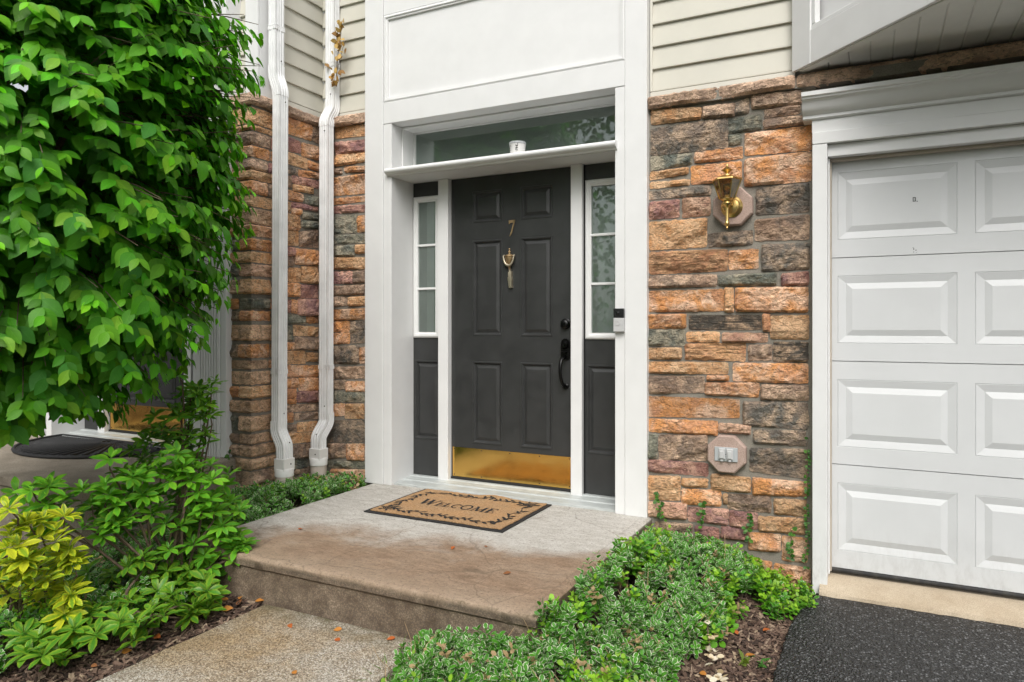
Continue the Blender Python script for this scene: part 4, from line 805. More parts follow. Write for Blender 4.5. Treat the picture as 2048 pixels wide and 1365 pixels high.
def stroke(pts, w0, w1):
    out = []; n = len(pts)
    for i in range(n - 1):
        (a, b), (c, d) = pts[i], pts[i + 1]; L = math.hypot(c - a, d - b) or 1e-6; nx_, ny_ = -(d - b) / L, (c - a) / L
        wa = w0 + (w1 - w0) * i / (n - 1); wb = w0 + (w1 - w0) * (i + 1) / (n - 1)
        out.append([(a + nx_ * wa / 2, b + ny_ * wa / 2), (a - nx_ * wa / 2, b - ny_ * wa / 2), (c - nx_ * wb / 2, d - ny_ * wb / 2), (c + nx_ * wb / 2, d + ny_ * wb / 2)])
    return out
def arc(cx, cy, rx, ry, a0, a1, n=10): return [(cx + rx * math.cos(R(a0 + (a1 - a0) * i / n)), cy + ry * math.sin(R(a0 + (a1 - a0) * i / n))) for i in range(n + 1)]
T, t_ = .17, .06                                                 # thick and thin strokes on a unit em
GL = {"W": (1.15, [([(.08, 1), (.34, 0)], T), ([(.34, 0), (.56, .9)], t_), ([(.52, 1), (.78, 0)], T), ([(.78, 0), (1.04, 1)], t_), ([(-.04, .98), (.22, .98)], t_), ([(.42, .98), (.62, .98)], t_), ([(.92, .98), (1.14, .98)], t_)]),
      "E": (.72, [([(.18, 0), (.18, 1)], T), ([(.02, .97), (.66, .97)], t_), ([(.02, .03), (.68, .03)], t_), ([(.18, .52), (.5, .52)], t_), ([(.66, .97), (.66, .78)], t_), ([(.68, .03), (.68, .25)], t_), ([(.5, .42), (.5, .62)], t_)]),
      "L": (.68, [([(.18, 0), (.18, 1)], T), ([(.02, .97), (.36, .97)], t_), ([(.02, .03), (.62, .03)], t_), ([(.62, .03), (.64, .28)], t_)]),
      "C": (.84, [(arc(.46, .5, .36, .47, 50, 310, 14), .12), ([(.74, .97), (.70, .72)], t_)]),
      "O": (.94, [(arc(.46, .5, .38, .47, 0, 360, 18), .12)]),
      "M": (1.12, [([(.14, 0), (.18, 1)], t_), ([(.18, 1), (.54, .05)], T), ([(.54, .05), (.88, 1)], t_), ([(.88, 1), (.94, 0)], T), ([(0, .03), (.26, .03)], t_), ([(.78, .03), (1.1, .03)], t_), ([(.04, .97), (.26, .97)], t_), ([(.82, .97), (1.06, .97)], t_)])}
tx = -2.505; by = 3.612
for ch, h in zip("WELCOME", (.118, .082, .082, .082, .095, .095, .095)):
    adv, sts = GL[ch]; wx = h * .86
    flat([q for pts, w_ in sts for q in stroke([(tx + a * wx, by + b * h) for a, b in pts], w_ * h, w_ * h * .92)], "letter", z=PZ); tx += adv * wx + .004
def leafp(x, y, ang, L, w_): 
    c, s = math.cos(ang), math.sin(ang); P = [(0, 0), (.35, .5), (.7, .4), (1, 0), (.7, -.4), (.35, -.5)]
    return [(x + c * a * L - s * b * w_, y + s * a * L + c * b * w_) for a, b in P]
ix0, ix1, iy0, iy1 = mx0 + .095, mx1 - .095, my0 + .095, my1 - .085
per = [(ix0, iy0, ix1, iy0), (ix1, iy0, ix1, iy1), (ix1, iy1, ix0, iy1), (ix0, iy1, ix0, iy0)]
for (a, b, c, d) in per:
    L = math.hypot(c - a, d - b); an = math.atan2(d - b, c - a); ps = []; pts = []
    n = int(L / .02)
    for i in range(n + 1):
        t = i / n; o = .014 * math.sin(t * L * 38); pts.append((a + (c - a) * t - math.sin(an) * o, b + (d - b) * t + math.cos(an) * o))
    ps += stroke(pts, .006, .006)
    for i in range(1, n, 1):
        if rng.random() < .85:
            sg = 1 if i % 2 else -1; ps.append(leafp(*pts[i], an + sg * rng.uniform(.5, 1.2), rng.uniform(.034, .056), rng.uniform(.013, .021)))
    flat(ps, "vine_border")
for cx, cy in ((ix0 + .012, iy0 + .012), (ix1 - .012, iy1 - .012)):
    ps = []
    for r in (.012, .024, .036): ps += stroke(arc(cx, cy, r, r, 0, 330, 14), .006, .006)
    for k in range(6): ps.append(leafp(cx + .036 * math.cos(k), cy + .036 * math.sin(k), k, .035, .016))
    flat(ps, "rose_emblem", z=PZ + .0008)

# half-round rubber mat at the neighbouring door
hc = (-5.0, 3.345); HR = .62; hz = .236
hm = thing("half_round_mat", "black half round rubber mat with fan ribs on the neighbouring porch", "doormat", (hc[0], hc[1], hz))
pts = [(hc[0] + HR * 1.08 * math.cos(R(180 + 180 * i / 40)), hc[1] + HR * math.sin(R(180 + 180 * i / 40))) for i in range(41)]
MB().poly(pts, hz, hz + .010).build("mat_base", "rubber", hm)
MB().tube([(x, y, hz + .011) for x, y in pts] + [(pts[0][0], pts[0][1], hz + .011)], .012, 8).build("rim", "rubber", hm, smooth=True)
for i in range(1, 24):
    a = R(180 + 180 * i / 24); MB().tube([(hc[0] + r * math.cos(a), hc[1] - .01 + r * math.sin(a), hz + .011) for r in (.10, .35, .58)], [.004, .010, .013], 6).build("rib", "rubber", hm)
for r in (.03, .06, .09): MB().tube([(hc[0] + r * math.cos(R(180 + 18 * i)), hc[1] - .012 + r * math.sin(R(180 + 18 * i)), hz + .012) for i in range(11)], .006, 6).build("rib", "rubber", hm)

# ------------------------------------------------------------------ leaves and plants
nr = np.random.default_rng(11)
def leaf_tpl(rows, fold, curl):
    """rows: (t, half width).  x runs along the leaf, y across, z up."""
    V = []; U = []; F = []
    for t, w in rows:
        z = -curl * t * t
        if w == 0: V.append((t, 0, z)); U.append((0, t))
        else:
            for sgn in (-1, 0, 1): V.append((t, sgn * w, z + (abs(sgn) * fold * w))); U.append((sgn, t))
    k = 0; n = len(rows); st = []
    for t, w in rows: st.append(k); k += 1 if w == 0 else 3
    for i in range(n - 1):
        a, b = st[i], st[i + 1]; wa, wb = rows[i][1], rows[i + 1][1]
        if wa == 0: F += [(a, b, b + 1), (a, b + 1, b + 2)]
        elif wb == 0: F += [(a, b, a + 1), (a + 1, b, a + 2)]
        else: F += [(a, b, b + 1, a + 1), (a + 1, b + 1, b + 2, a + 2)]
    return np.array(V, float), np.array(U, float), [tuple(reversed(f)) for f in F]
BROAD = leaf_tpl(((0, 0), (.10, .10), (.26, .22), (.46, .27), (.68, .215), (.87, .09), (1, 0)), .22, .16)
BROAD2 = leaf_tpl(((0, 0), (.12, .16), (.30, .27), (.50, .30), (.72, .21), (.90, .08), (1, 0)), .12, .26)
LANCE = leaf_tpl(((0, 0), (.15, .06), (.40, .155), (.64, .19), (.85, .115), (1, 0)), .28, .22)
OVAL = leaf_tpl(((0, 0), (.18, .25), (.45, .36), (.72, .33), (.92, .17), (1, 0)), .16, .12)
def frames(d, nrm):
    d = d / np.linalg.norm(d, axis=1, keepdims=True)
    z = nrm - (nrm * d).sum(1, keepdims=True) * d; z /= np.linalg.norm(z, axis=1, keepdims=True) + 1e-9
    y = np.cross(z, d); return np.stack([d, y, z], axis=2)          # columns
def leaf_mesh(name, tpl, pos, rot, size, col, mat):
    V, U, F = tpl; N = len(pos); nv = len(V)
    P = np.einsum('nij,vj->nvi', rot, V) * size[:, None, None] + pos[:, None, :]
    me = bpy.data.meshes.new(name); lt_ = np.concatenate([np.array(f) for f in F]); cnt = np.array([len(f) for f in F])
    loops = (lt_[None, :] + (np.arange(N) * nv)[:, None]).ravel(); tot = np.tile(cnt, N); start = np.concatenate([[0], np.cumsum(tot)[:-1]])
    me.vertices.add(N * nv); me.vertices.foreach_set("co", P.ravel()); me.loops.add(len(loops)); me.loops.foreach_set("vertex_index", loops.astype(np.int32))
    me.polygons.add(len(tot)); me.polygons.foreach_set("loop_start", start.astype(np.int32)); me.update(calc_edges=True)
    uv = me.uv_layers.new(name="UVMap"); uv.data.foreach_set("uv", np.tile(U[lt_], (N, 1)).ravel())
    at = me.attributes.new("Col", 'FLOAT_COLOR', 'POINT'); at.data.foreach_set("color", np.repeat(col, nv, axis=0).ravel())
    me.polygons.foreach_set("use_smooth", np.ones(len(tot), bool)); me.materials.append(MT[mat]); me.validate(); return me
def one_leaf(tpl, col, mat): return leaf_mesh("leaf", tpl, np.zeros((1, 3)), np.eye(3)[None], np.ones(1), np.array([col], float), mat)
def place_leaf(me, parent, pos, rot, size):
    o = bpy.data.objects.new("leaf", me); C.objects.link(o); o.parent = parent
    m4 = Matrix([[*(rot[i] * size), pos[i] - W[parent.name][i]] for i in range(3)] + [[0, 0, 0, 1]]); o.matrix_basis = m4; return o
def jit(c, n, a=.18, alpha=0.0):
    c = np.array(c); f = 1 + nr.uniform(-a, a, (n, 1)); h = 1 + nr.uniform(-a * .5, a * .5, (n, 3)); return np.concatenate([c * f * h, np.full((n, 1), alpha)], 1)
CS, CC = math.sin(R(27.1)), math.cos(R(27.1))
def px(p):                                                      # rough test whether a point is in view
    d = -p[:, 0] * CS + p[:, 1] * CC; u = (p[:, 0] * CC + p[:, 1] * CS) / d; v = (p[:, 2] - CAMZ) / d; return u, v, d

# big leafy tree in front of the neighbouring entry
TC = np.array([-3.54, 1.91, 2.13]); TRX, TRZ = .99, 1.43
tree = thing("leafy_tree", "large green broadleaf small tree overhanging the neighbouring porch", "tree", (-3.98, 1.50, -.22))
def tree_leaves():
    pos, dr, nm, sz, kd = [], [], [], [], []; twigs = []
    n = 2300
    for i in range(n):
        ph = nr.uniform(0, 2 * math.pi); cz = nr.uniform(-1, 1); q = (1 - abs(cz) ** 2.6) ** (1 / 2.4)
        wob = 1 + .09 * noise.noise(Vector((math.cos(ph) * 2.2, math.sin(ph) * 2.2, cz * 3.5))) + .05 * noise.noise(Vector((math.cos(ph) * 6, math.sin(ph) * 6, cz * 8)))
        out = np.array([math.cos(ph) * q, math.sin(ph) * q, cz]); k = nr.uniform(.84, 1.03) * wob
        tip = TC + out * np.array([TRX, TRX, TRZ]) * k
        if out[0] * .8 + out[1] * .2 < -.55 and nr.random() < .6: continue
        o = np.array([math.cos(ph), math.sin(ph), cz * .5]); L = nr.uniform(.28, .48)
        droop = nr.uniform(-.35, .15); tw = o * .95 + np.array([0, 0, droop]); tw /= np.linalg.norm(tw); base = tip - tw * L
        side = np.cross(tw, [0, 0, 1.0]); side /= np.linalg.norm(side) + 1e-9; twigs.append((base, tip))
        m_ = nr.integers(6, 9)
        for j in range(m_):
            t = .28 + .72 * j / (m_ - 1); p = base + tw * L * t + np.array([0, 0, -.05 * t * t])
            for sg in (-1, 1):
                d = tw * nr.uniform(.25, .75) + side * sg * nr.uniform(.45, .9) + np.array([0, 0, -1]) * nr.uniform(.35, .95) + nr.normal(0, .14, 3)
                pos.append(p); dr.append(d); nm.append(o * nr.uniform(.5, 1.1) + np.array([0, 0, 1]) * nr.uniform(.45, .95) + nr.normal(0, .22, 3)); sz.append(nr.uniform(.052, .106) * (1 - .25 * (t > .92)))
                kd.append(1 if t > .93 else 0)
    for i in range(3000):                                          # sparse inner leaves
        o = nr.normal(0, 1, 3); o /= np.linalg.norm(o); r = nr.uniform(.45, .85); pos.append(TC + o * np.array([TRX, TRX, TRZ]) * r); dr.append(o + np.array([0, 0, -.6]) + nr.normal(0, .3, 3)); nm.append(o * .6 + np.array([0, 0, .8]) + nr.normal(0, .3, 3)); sz.append(nr.uniform(.08, .115)); kd.append(0)
    return map(np.array, (pos, dr, nm, sz, kd)), twigs
(tp, td, tn, ts, tk), twigs = tree_leaves()
tr_ = frames(td, tn); N = len(tp)
col = jit((.088, .305, .014), N, .34); yl = nr.random(N); col[yl > .86, :3] *= (1.55, 1.45, 1.0); col[tk == 1, :3] *= (1.6, 1.4, 1.1); col[yl < .25, :3] *= .72
u, v, d = px(tp); rad = np.linalg.norm((tp - TC) / np.array([TRX, TRX, TRZ]), axis=1)
view = tp - np.array([0, 0, CAMZ]); face = np.abs((tr_[:, :, 2] * view).sum(1)) / np.linalg.norm(view, axis=1)
tow = ((tp - TC) * -view).sum(1)
score = np.where((u > -.72) & (v < .46) & (v > -.3) & (tow > 0) & (rad > .93), ts ** 2 * face / d ** 2, 0)
big = np.argsort(-score)[:300]; rest = np.setdiff1d(np.arange(N), big)
pal = [(.088, .305, .014), (.11, .34, .016), (.07, .265, .018), (.14, .38, .018), (.07, .28, .035), (.21, .44, .024)]
lm = [one_leaf(BROAD if i % 2 else BROAD2, (*c, 0), "leaf") for i, c in enumerate(pal)]
for q in big: place_leaf(lm[[0, 1, 2, 0, 4, 2, 1, 3, 4, 5][int(nr.integers(10))]], tree, tp[q], tr_[q], ts[q])
half = nr.random(len(rest)) < .5
crown = bpy.data.objects.new("crown", leaf_mesh("crown", BROAD, tp[rest], tr_[rest], ts[rest], col[rest], "leaf")); link(crown, tree, (0, 0, 0)); crown["kind"] = "stuff"
tm = MB()
for i, (a, b) in enumerate(twigs):
    if i % 2 == 0: tm.tube([a, (a + b) / 2 + np.array([0, 0, .008]), b], [.004, .003, .0015], 4)
tw_o = tm.build("twigs", "bark", tree); tw_o["kind"] = "stuff"
base = Vector((-3.98, 1.50, -.30))
def limb(p, q, r0, r1, name="branch", n=7, bend=.08):
    p, q = Vector(p), Vector(q); pts = [p.lerp(q, i / n) + Vector((noise.noise(Vector((i * .7, p.x * 9, 1))), noise.noise(Vector((i * .7, p.y * 9, 2))), 0)) * bend * math.sin(math.pi * i / n) for i in range(n + 1)]
    MB().tube(pts, [r0 + (r1 - r0) * i / n for i in range(n + 1)], 9).build(name, "bark", tree, smooth=True); return pts
trk = limb(base, (-3.77, 1.70, 1.3), .066, .045, "trunk", 8, .05)
for i in range(11):
    a = i * 2.4; s0 = trk[3 + i % 6]; e = Vector((-3.54 + .62 * math.cos(a), 1.91 + .62 * math.sin(a), 1.2 + .18 * i)); limb(s0, e, .026, .008)
limb(trk[-1], (-3.54, 1.91, 3.2), .045, .012)

# shrubs with leaf whorls
def shrub(label, base, whorls, pal, fill, spread, alpha=0.0, group="shrubs in the bed beside the walkway", lsize=(.062, .088), stems=True, mat="leaf_shrub"):
    t = thing("whorled_shrub", label, "shrub", base, group); P, Dd, Nn, Z = [], [], [], []; st = MB()
    base = np.array(base); allw = [np.array(w) for w in whorls]
    for _ in range(fill):
        w = allw[int(nr.integers(len(whorls)))]; nw_ = w + nr.normal(0, 1, 3) * np.array(spread) + np.array([-.06, .09, -.06]); nw_[0] = min(nw_[0], max(q[0] for q in whorls) - .03); nw_[1] = min(nw_[1], max(q[1] for q in whorls)); nw_[2] = min(nw_[2], max(q[2] for q in whorls) - .08); allw.append(nw_)
    for wi, w in enumerate(allw):
        w = w.copy(); w[2] = max(w[2], gh(w[0], w[1]) + .06)
        ax = np.array([nr.normal(.12, .25), nr.normal(-.28, .25), 1.0]); ax /= np.linalg.norm(ax)
        a = np.cross(ax, [1, 0, 0]); a /= np.linalg.norm(a); b = np.cross(ax, a); m_ = int(nr.integers(7, 10)); ph = nr.uniform(0, 6)
        for k in range(m_):
            an = ph + 2 * math.pi * k / m_ + nr.normal(0, .15); rr = a * math.cos(an) + b * math.sin(an); up = nr.uniform(.05, .55)
            dd = rr + ax * up; P.append(w + ax * nr.uniform(-.008, .010)); Dd.append(dd); Nn.append(ax - rr * up * .6 + nr.normal(0, .08, 3)); Z.append(nr.uniform(*lsize))
        for k in range(3):
            an = nr.uniform(0, 6.28); rr = a * math.cos(an) + b * math.sin(an); P.append(w + ax * .012); Dd.append(rr * .6 + ax); Nn.append(ax - rr); Z.append(nr.uniform(.03, .05))
        if stems and wi % 5 == 0:
            mid = (w + base) / 2 + np.array([nr.normal(0, .03), nr.normal(0, .03), .04]); st.tube([base + nr.normal(0, .035, 3) * (1, 1, 0), mid, w - ax * .05, w], [.008, .006, .004, .003], 5)
    P, Dd, Nn, Z = map(np.array, (P, Dd, Nn, Z)); rt = frames(Dd, Nn); N = len(P); nfirst = sum(1 for _ in whorls)
    ms = [one_leaf(LANCE, (*c, alpha), mat) for c in pal]; idx = np.arange(N); keep = idx[:300]; other = idx[300:]
    for q in keep: place_leaf(ms[int(nr.integers(len(ms)))], t, P[q], rt[q], Z[q])
    if len(other):
        c = np.array(pal)[nr.integers(len(pal), size=len(other))] * nr.uniform(.6, 1.05, (len(other), 1)); c = np.concatenate([c, np.full((len(other), 1), alpha)], 1)
        fo = bpy.data.objects.new("foliage", leaf_mesh("foliage", LANCE, P[other], rt[other], Z[other], c, mat)); link(fo, t); fo["kind"] = "stuff"
    if stems: so = st.build("stems", "bark", t, smooth=True); so["kind"] = "stuff"
    return t
YW_ = [(-3.13,1.62,.42),(-3.09,1.77,.26),(-3.12,1.65,.22),(-3.1,1.74,.12),(-3.07,1.83,.03),(-3.07,1.84,.16),(-3.11,1.7,.17),(-3.13,1.62,.32),(-3.13,1.61,.27),(-3.08,1.81,-.04),(-3.12,1.64,.14),(-3.11,1.68,.08)]
GW = [(-3.11,1.71,.42),(-3.09,1.76,.35),(-3.05,1.88,.22),(-3.03,1.96,.17),(-3.01,2.01,.3),(-3.02,1.98,.35),(-2.97,2.1,.41),(-2.97,2.11,.33),(-2.93,2.18,.27),(-2.91,2.24,.5),(-2.9,2.26,.44),(-2.87,2.32,.31),(-2.86,2.33,.22),(-2.85,2.36,.26),(-2.84,2.38,.36),(-3.02,1.99,.51),(-3.02,1.97,.4),(-2.99,2.05,.23),(-2.82,2.42,.13),(-2.81,2.44,.06),(-2.79,2.48,.01),(-2.77,2.51,.02),(-2.88,2.31,.06),(-2.92,2.21,.06),(-2.85,2.35,0),(-2.88,2.29,.37),(-2.92,2.21,.38),(-2.94,2.18,.49),(-2.79,2.47,-.04),(-2.83,2.4,.08),(-2.95,2.14,.24),(-2.9,2.26,.16)]
LW = [(-2.97,2.11,.03),(-2.99,2.05,.02),(-2.95,2.15,.01),(-2.93,2.2,-.04),(-2.97,2.11,-.06),(-3.0,2.04,-.08),(-2.87,2.11,-.09),(-2.77,2.11,-.09),(-2.86,2.25,-.09),(-2.88,2.29,-.06),(-2.86,1.97,-.09),(-2.94,1.95,-.09),(-2.9,1.86,-.09),(-2.73,1.84,-.1),(-2.66,1.86,-.1),(-2.69,1.95,-.09),(-2.62,1.96,-.1),(-2.66,2.05,-.09),(-2.7,1.72,-.1),(-2.79,1.69,-.09),(-2.93,1.7,-.09),(-2.83,1.58,-.09),(-2.93,1.58,-.09),(-2.76,1.5,-.1),(-2.7,1.52,-.1),(-2.94,1.73,-.05),(-3.05,1.91,.03)]
TW = [(-3.1,2.4,.86),(-2.96,2.47,.8),(-3.02,2.44,.75),(-3.15,2.38,.68),(-3.21,2.35,.65),(-3.1,2.4,.65),(-3.03,2.44,.64),(-2.99,2.46,.7),(-3.22,2.34,.54),(-3.14,2.38,.53),(-3.08,2.41,.56),(-2.94,2.49,.82),(-3.05,2.43,.52),(-3.18,2.36,.58)]
YW_ = [(a * .95 + .03, b * .95, c - .02) for a, b, c in YW_]
gp = [(.12, .38, .026), (.095, .32, .026), (.17, .45, .03), (.075, .26, .024)]
shrub("yellow variegated shrub with whorled leaves at the picture's lower corner beside the walkway", (-3.16, 1.70, gh(-3.16, 1.70)), YW_, [(.34, .44, .03), (.26, .40, .028), (.48, .50, .035), (.18, .34, .03)], 42, (.07, .09, .09), .85)
shrub("green whorled shrub with bare brown stems touching the porch step corner", (-2.98, 2.28, gh(-2.98, 2.28)), GW, gp, 95, (.07, .08, .10), .12)
shrub("low light green whorled shrub spreading along the walkway edge", (-2.86, 1.92, gh(-2.86, 1.92)), LW, [(.085, .26, .024), (.07, .22, .02), (.12, .30, .028)], 56, (.09, .11, .03), .2)
shrub("tall thin green shrub standing before the fluted pilaster", (-3.16, 2.45, gh(-3.16, 2.45)), TW, [(.085, .27, .026), (.11, .32, .028), (.065, .21, .024), (.17, .38, .035)], 46, (.07, .07, .13), .15, lsize=(.055, .078))

# variegated ground cover
def inside(p, poly):
    x, y = p; c = False; j = len(poly) - 1
    for i in range(len(poly)):
        xi, yi = poly[i]; xj, yj = poly[j]
        if (yi > y) != (yj > y) and x < (xj - xi) * (y - yi) / (yj - yi) + xi: c = not c
        j = i
    return c
def edge_dist(p, poly):
    P = Vector(p); best = 9
    for i in range(len(poly)):
        a, b = Vector(poly[i - 1]), Vector(poly[i]); t = max(0, min(1, (P - a).dot(b - a) / max(1e-9, (b - a).length_squared))); best = min(best, (P - a - (b - a) * t).length)
    return best
def cover(name, label, poly, n, thick, plain, lean=None, size=(.024, .040)):
    bx0, bx1 = min(p[0] for p in poly), max(p[0] for p in poly); by0, by1 = min(p[1] for p in poly), max(p[1] for p in poly)
    P, Dd, Nn, Z, Cc = [], [], [], [], []; st = MB(); k = 0
    while k < n:
        x, y = nr.uniform(bx0, bx1), nr.uniform(by0, by1)
        if not inside((x, y), poly): continue
        k += 1
        if noise.noise(Vector((x * 6.5, y * 6.5, 21))) > .30: continue
        e = edge_dist((x, y), poly); th = thick(x, y) * (.30 + .70 * sm(0, .13, e)) * (1 + .35 * noise.noise(Vector((x * 7, y * 7, 4))))
        f = nr.uniform(.35, 1.0) ** .6; z = gh(x, y) + .01 + th * f; ax = np.array([nr.normal(0, .4), nr.normal(-.1, .4), 1.0]); ax /= np.linalg.norm(ax)
        ln = nr.uniform(.04, .075); pl = noise.noise(Vector((x * 3.1, y * 3.1, 9))) + nr.normal(0, .25) + plain(x, y); tone = nr.uniform(.8, 1.2); dead = nr.random() < .05
        s0 = np.array([x, y, z]); a = np.cross(ax, [1, .2, 0]); a /= np.linalg.norm(a); b = np.cross(ax, a); ph = nr.uniform(0, 6.28)
        if k % 3 == 0: st.tube([s0 - ax * (.05 + th * .4), s0 + ax * ln], [.0016, .001], 3)
        for j in range(5):
            for sg in (0, 1):
                an = ph + j * 1.57 + sg * math.pi + nr.normal(0, .2); rr = a * math.cos(an) + b * math.sin(an); up = .15 + .22 * j * nr.uniform(.6, 1.2)
                P.append(s0 + ax * ln * j / 4 + rr * .002); Dd.append(rr + ax * up); Nn.append(ax - rr * up + nr.normal(0, .18, 3)); Z.append(nr.uniform(*size) * (1 - .08 * j))
                if dead: Cc.append((.42, .29, .16, 0))
                elif pl > .26: Cc.append((.12 * tone, .33 * tone, .02, 0) if j < 3 else (.24 * tone, .44 * tone, .03, 0))
                elif pl > .14: Cc.append((.075 * tone, .27 * tone, .018, .3))
                else: Cc.append((.075 * tone, .25 * tone, .022, 1.0 if nr.random() > .12 else .4))
    P, Dd, Nn, Z, Cc = map(np.array, (P, Dd, Nn, Z, Cc))
    o = bpy.data.objects.new(name, leaf_mesh(name, OVAL, P, frames(Dd, Nn), Z, Cc, "leaf_edge")); link(o); tag(o, label, "ground cover", kind="stuff")
    so = st.build("ground_cover_stems", "bark"); tag(so, "thin brown stems inside the " + label, kind="stuff")
RP = [(-1.14, 3.97), (-.335, 3.97), (-.285, 3.86), (-.275, 3.70), (-.34, 3.56), (-.46, 3.42), (-.56, 3.32), (-.54, 3.15), (-.60, 2.95), (-.68, 2.72), (-.66, 2.45), (-.70, 2.1), (-.76, 1.6), (-1.40, 1.6), (-1.53, 2.0), (-1.66, 2.28), (-1.68, 2.42), (-1.24, 2.43), (-1.19, 2.6), (-1.18, 3.4)]
cover("variegated_ground_cover", "white edged ground cover filling the bed between porch and driveway", RP, 2500, lambda x, y: ((.27 - .10 * sm(3.2, 3.8, y) if y > 2.42 else .20 - .12 * sm(-1.25, -1.75, x)) if x < -1.0 else .135 - .07 * sm(-.8, -.4, x)) * (1 - .45 * sm(3.4, 3.9, y)) * (.75 + .25 * sm(2.2, 2.6, y)), lambda x, y: .16 * sm(3.3, 3.8, y) + .22 * sm(-.7, -.45, x) - .08)
st_ = MB()
for i in range(150):
    x, y = nr.uniform(-1.75, -.6), nr.uniform(1.9, 3.6)
    if not inside((x, y), RP): continue
    z = gh(x, y) + .12; a = nr.uniform(0, 6.28); L = nr.uniform(.05, .16); e = np.array([math.cos(a) * L * .6, math.sin(a) * L * .6, L * nr.uniform(.5, 1.1)]); p = np.array([x, y, z]); st_.tube([p, p + e * .5 + nr.normal(0, .008, 3), p + e], [.0016, .0014, .0008], 3)
tag(st_.build("dry_stems", "dry_stem"), "dry straw coloured stems sticking out of the ground cover", kind="stuff")
cover("variegated_ground_cover", "white edged ground cover around the downspout drains", [(-3.17, 3.96), (-3.57, 3.96), (-3.57, 3.34), (-3.74, 3.28), (-3.74, 2.75), (-3.16, 2.75)], 900, lambda x, y: .13 - .08 * sm(3.2, 3.7, y), lambda x, y: -.05)
cover("variegated_ground_cover", "white edged ground cover low among the whorled shrubs", [(-3.7, 1.3), (-2.95, 1.3), (-2.85, 1.75), (-2.80, 2.15), (-2.98, 2.5), (-3.2, 2.74), (-3.74, 2.74)], 900, lambda x, y: .13, lambda x, y: .0)

# creeping vine up the garage casing, sprigs on the stones
def vine(label, path, n, spread, size=(.016, .028)):
    t = thing("climbing_vine", label, "vine", path[0], "vine strands climbing the stones"); path = [Vector(p) for p in path]
    pts = [path[0].lerp(path[-1], i / 14) + Vector((noise.noise(Vector((i * .5, path[0].x * 7, 0))), 0, 0)) * spread for i in range(15)]
    MB().tube(pts, .0016, 5).build("stem", "bark", t)
    mss = [one_leaf(OVAL, (*c, 0), "leaf_edge") for c in ((.05, .15, .02), (.09, .22, .03), (.04, .12, .02))]
    for i in range(n):
        f = nr.uniform(0, 14); a = int(min(13, f)); p = pts[a].lerp(pts[a + 1], f - a); d = np.array([nr.choice((-1, 1)) * nr.uniform(.4, 1), -nr.uniform(.2, .7), nr.uniform(-.5, .5)])
        rt = frames(d[None], np.array([[nr.normal(0, .3), -1, nr.uniform(.1, .7)]]))[0]; place_leaf(mss[int(nr.integers(3))], t, np.array(p), rt, nr.uniform(*size))
vine("slender vine strand climbing between stone wall and garage casing", [(-.315, 3.985, -.16), (-.312, 3.985, .52)], 85, .018, (.013, .022))
vine("short vine strand on orange stone near the garage casing", [(-.40, 3.985, -.12), (-.385, 3.98, .05)], 26, .03)
vine("vine strand climbing below the purple stones", [(-.62, 3.985, -.05), (-.60, 3.98, .10)], 22, .03)
vine("vine strand on the tan stones below the outlet", [(-.86, 3.985, -.02), (-.85, 3.98, .13)], 22, .03)
vine("vine strand at the stone wall end beside the porch", [(-1.08, 3.985, 0), (-1.09, 3.98, .16)], 30, .04)
vine("ivy strand at the foot of the neighbouring stone corner", [(-3.80, 3.30, -.05), (-3.79, 3.30, .28)], 40, .06, (.025, .04))

# dried sprig caught behind the downspout
ds = thing("dried_sprig", "dried brown plant sprig caught behind the downspout on beige siding", "dried plant", (-3.445, 3.97, 2.85))
sp = [(-3.455, 3.975, 2.83), (-3.445, 3.965, 2.93), (-3.43, 3.955, 3.03), (-3.40, 3.95, 3.14), (-3.385, 3.95, 3.28)]
MB().tube(sp, [.003, .004, .003, .003, .002], 6).tube([sp[1], (-3.38, 3.95, 3.08), (-3.345, 3.945, 3.13)], .002, 5).build("stem", "bark", ds)
dml = [one_leaf(BROAD2, (*c, 0), "leaf_dry") for c in ((.44, .25, .07), (.55, .36, .13), (.28, .15, .05))]
for i in range(64):
    f = nr.random(); z = 2.83 + .45 * f; x = -3.455 + .07 * f + nr.normal(0, .016 + .030 * (1 if .25 < f < .62 else 0))
    if .33 < f < .40 and i % 2: continue
    d = np.array([nr.normal(0, .7), -nr.uniform(0, .6), nr.normal(-.25, .8)]); place_leaf(dml[int(nr.integers(3))], ds, np.array((x, 3.96 - nr.uniform(0, .03), z)), frames(d[None], nr.normal(0, 1, (1, 3)) + np.array([[0, -1, 0]]))[0], nr.uniform(.03, .055))

# dead stem with bleached leaves lying across the mulch
dd = thing("dead_branch", "bleached dead stem with beige leaves lying on mulch beside the driveway", "dried plant", (-.56, 2.80, gh(-.56, 2.80)))
dp = [(-.63, 3.02, -.12), (-.60, 2.93, -.17), (-.565, 2.82, -.205), (-.52, 2.70, -.215), (-.49, 2.62, -.222)]
MB().tube(dp, [.003, .003, .0025, .002, .001], 5).build("stem", "bark", dd)
bl = [one_leaf(OVAL, (*c, 0), "leaf_dry") for c in ((.66, .55, .40), (.55, .42, .27), (.70, .62, .50))]
for i in range(54):
    f = nr.uniform(0, 3.99); a = int(f); p = np.array(dp[a]) + (np.array(dp[a + 1]) - np.array(dp[a])) * (f - a) + nr.normal(0, .010, 3); an = nr.uniform(0, 6.28)
    place_leaf(bl[int(nr.integers(3))], dd, p + np.array([0, 0, .008]), frames(np.array([[math.cos(an), math.sin(an), nr.uniform(-.2, .6)]]), nr.normal(0, .5, (1, 3)) + np.array([[0, 0, 1]]))[0], nr.uniform(.018, .036))

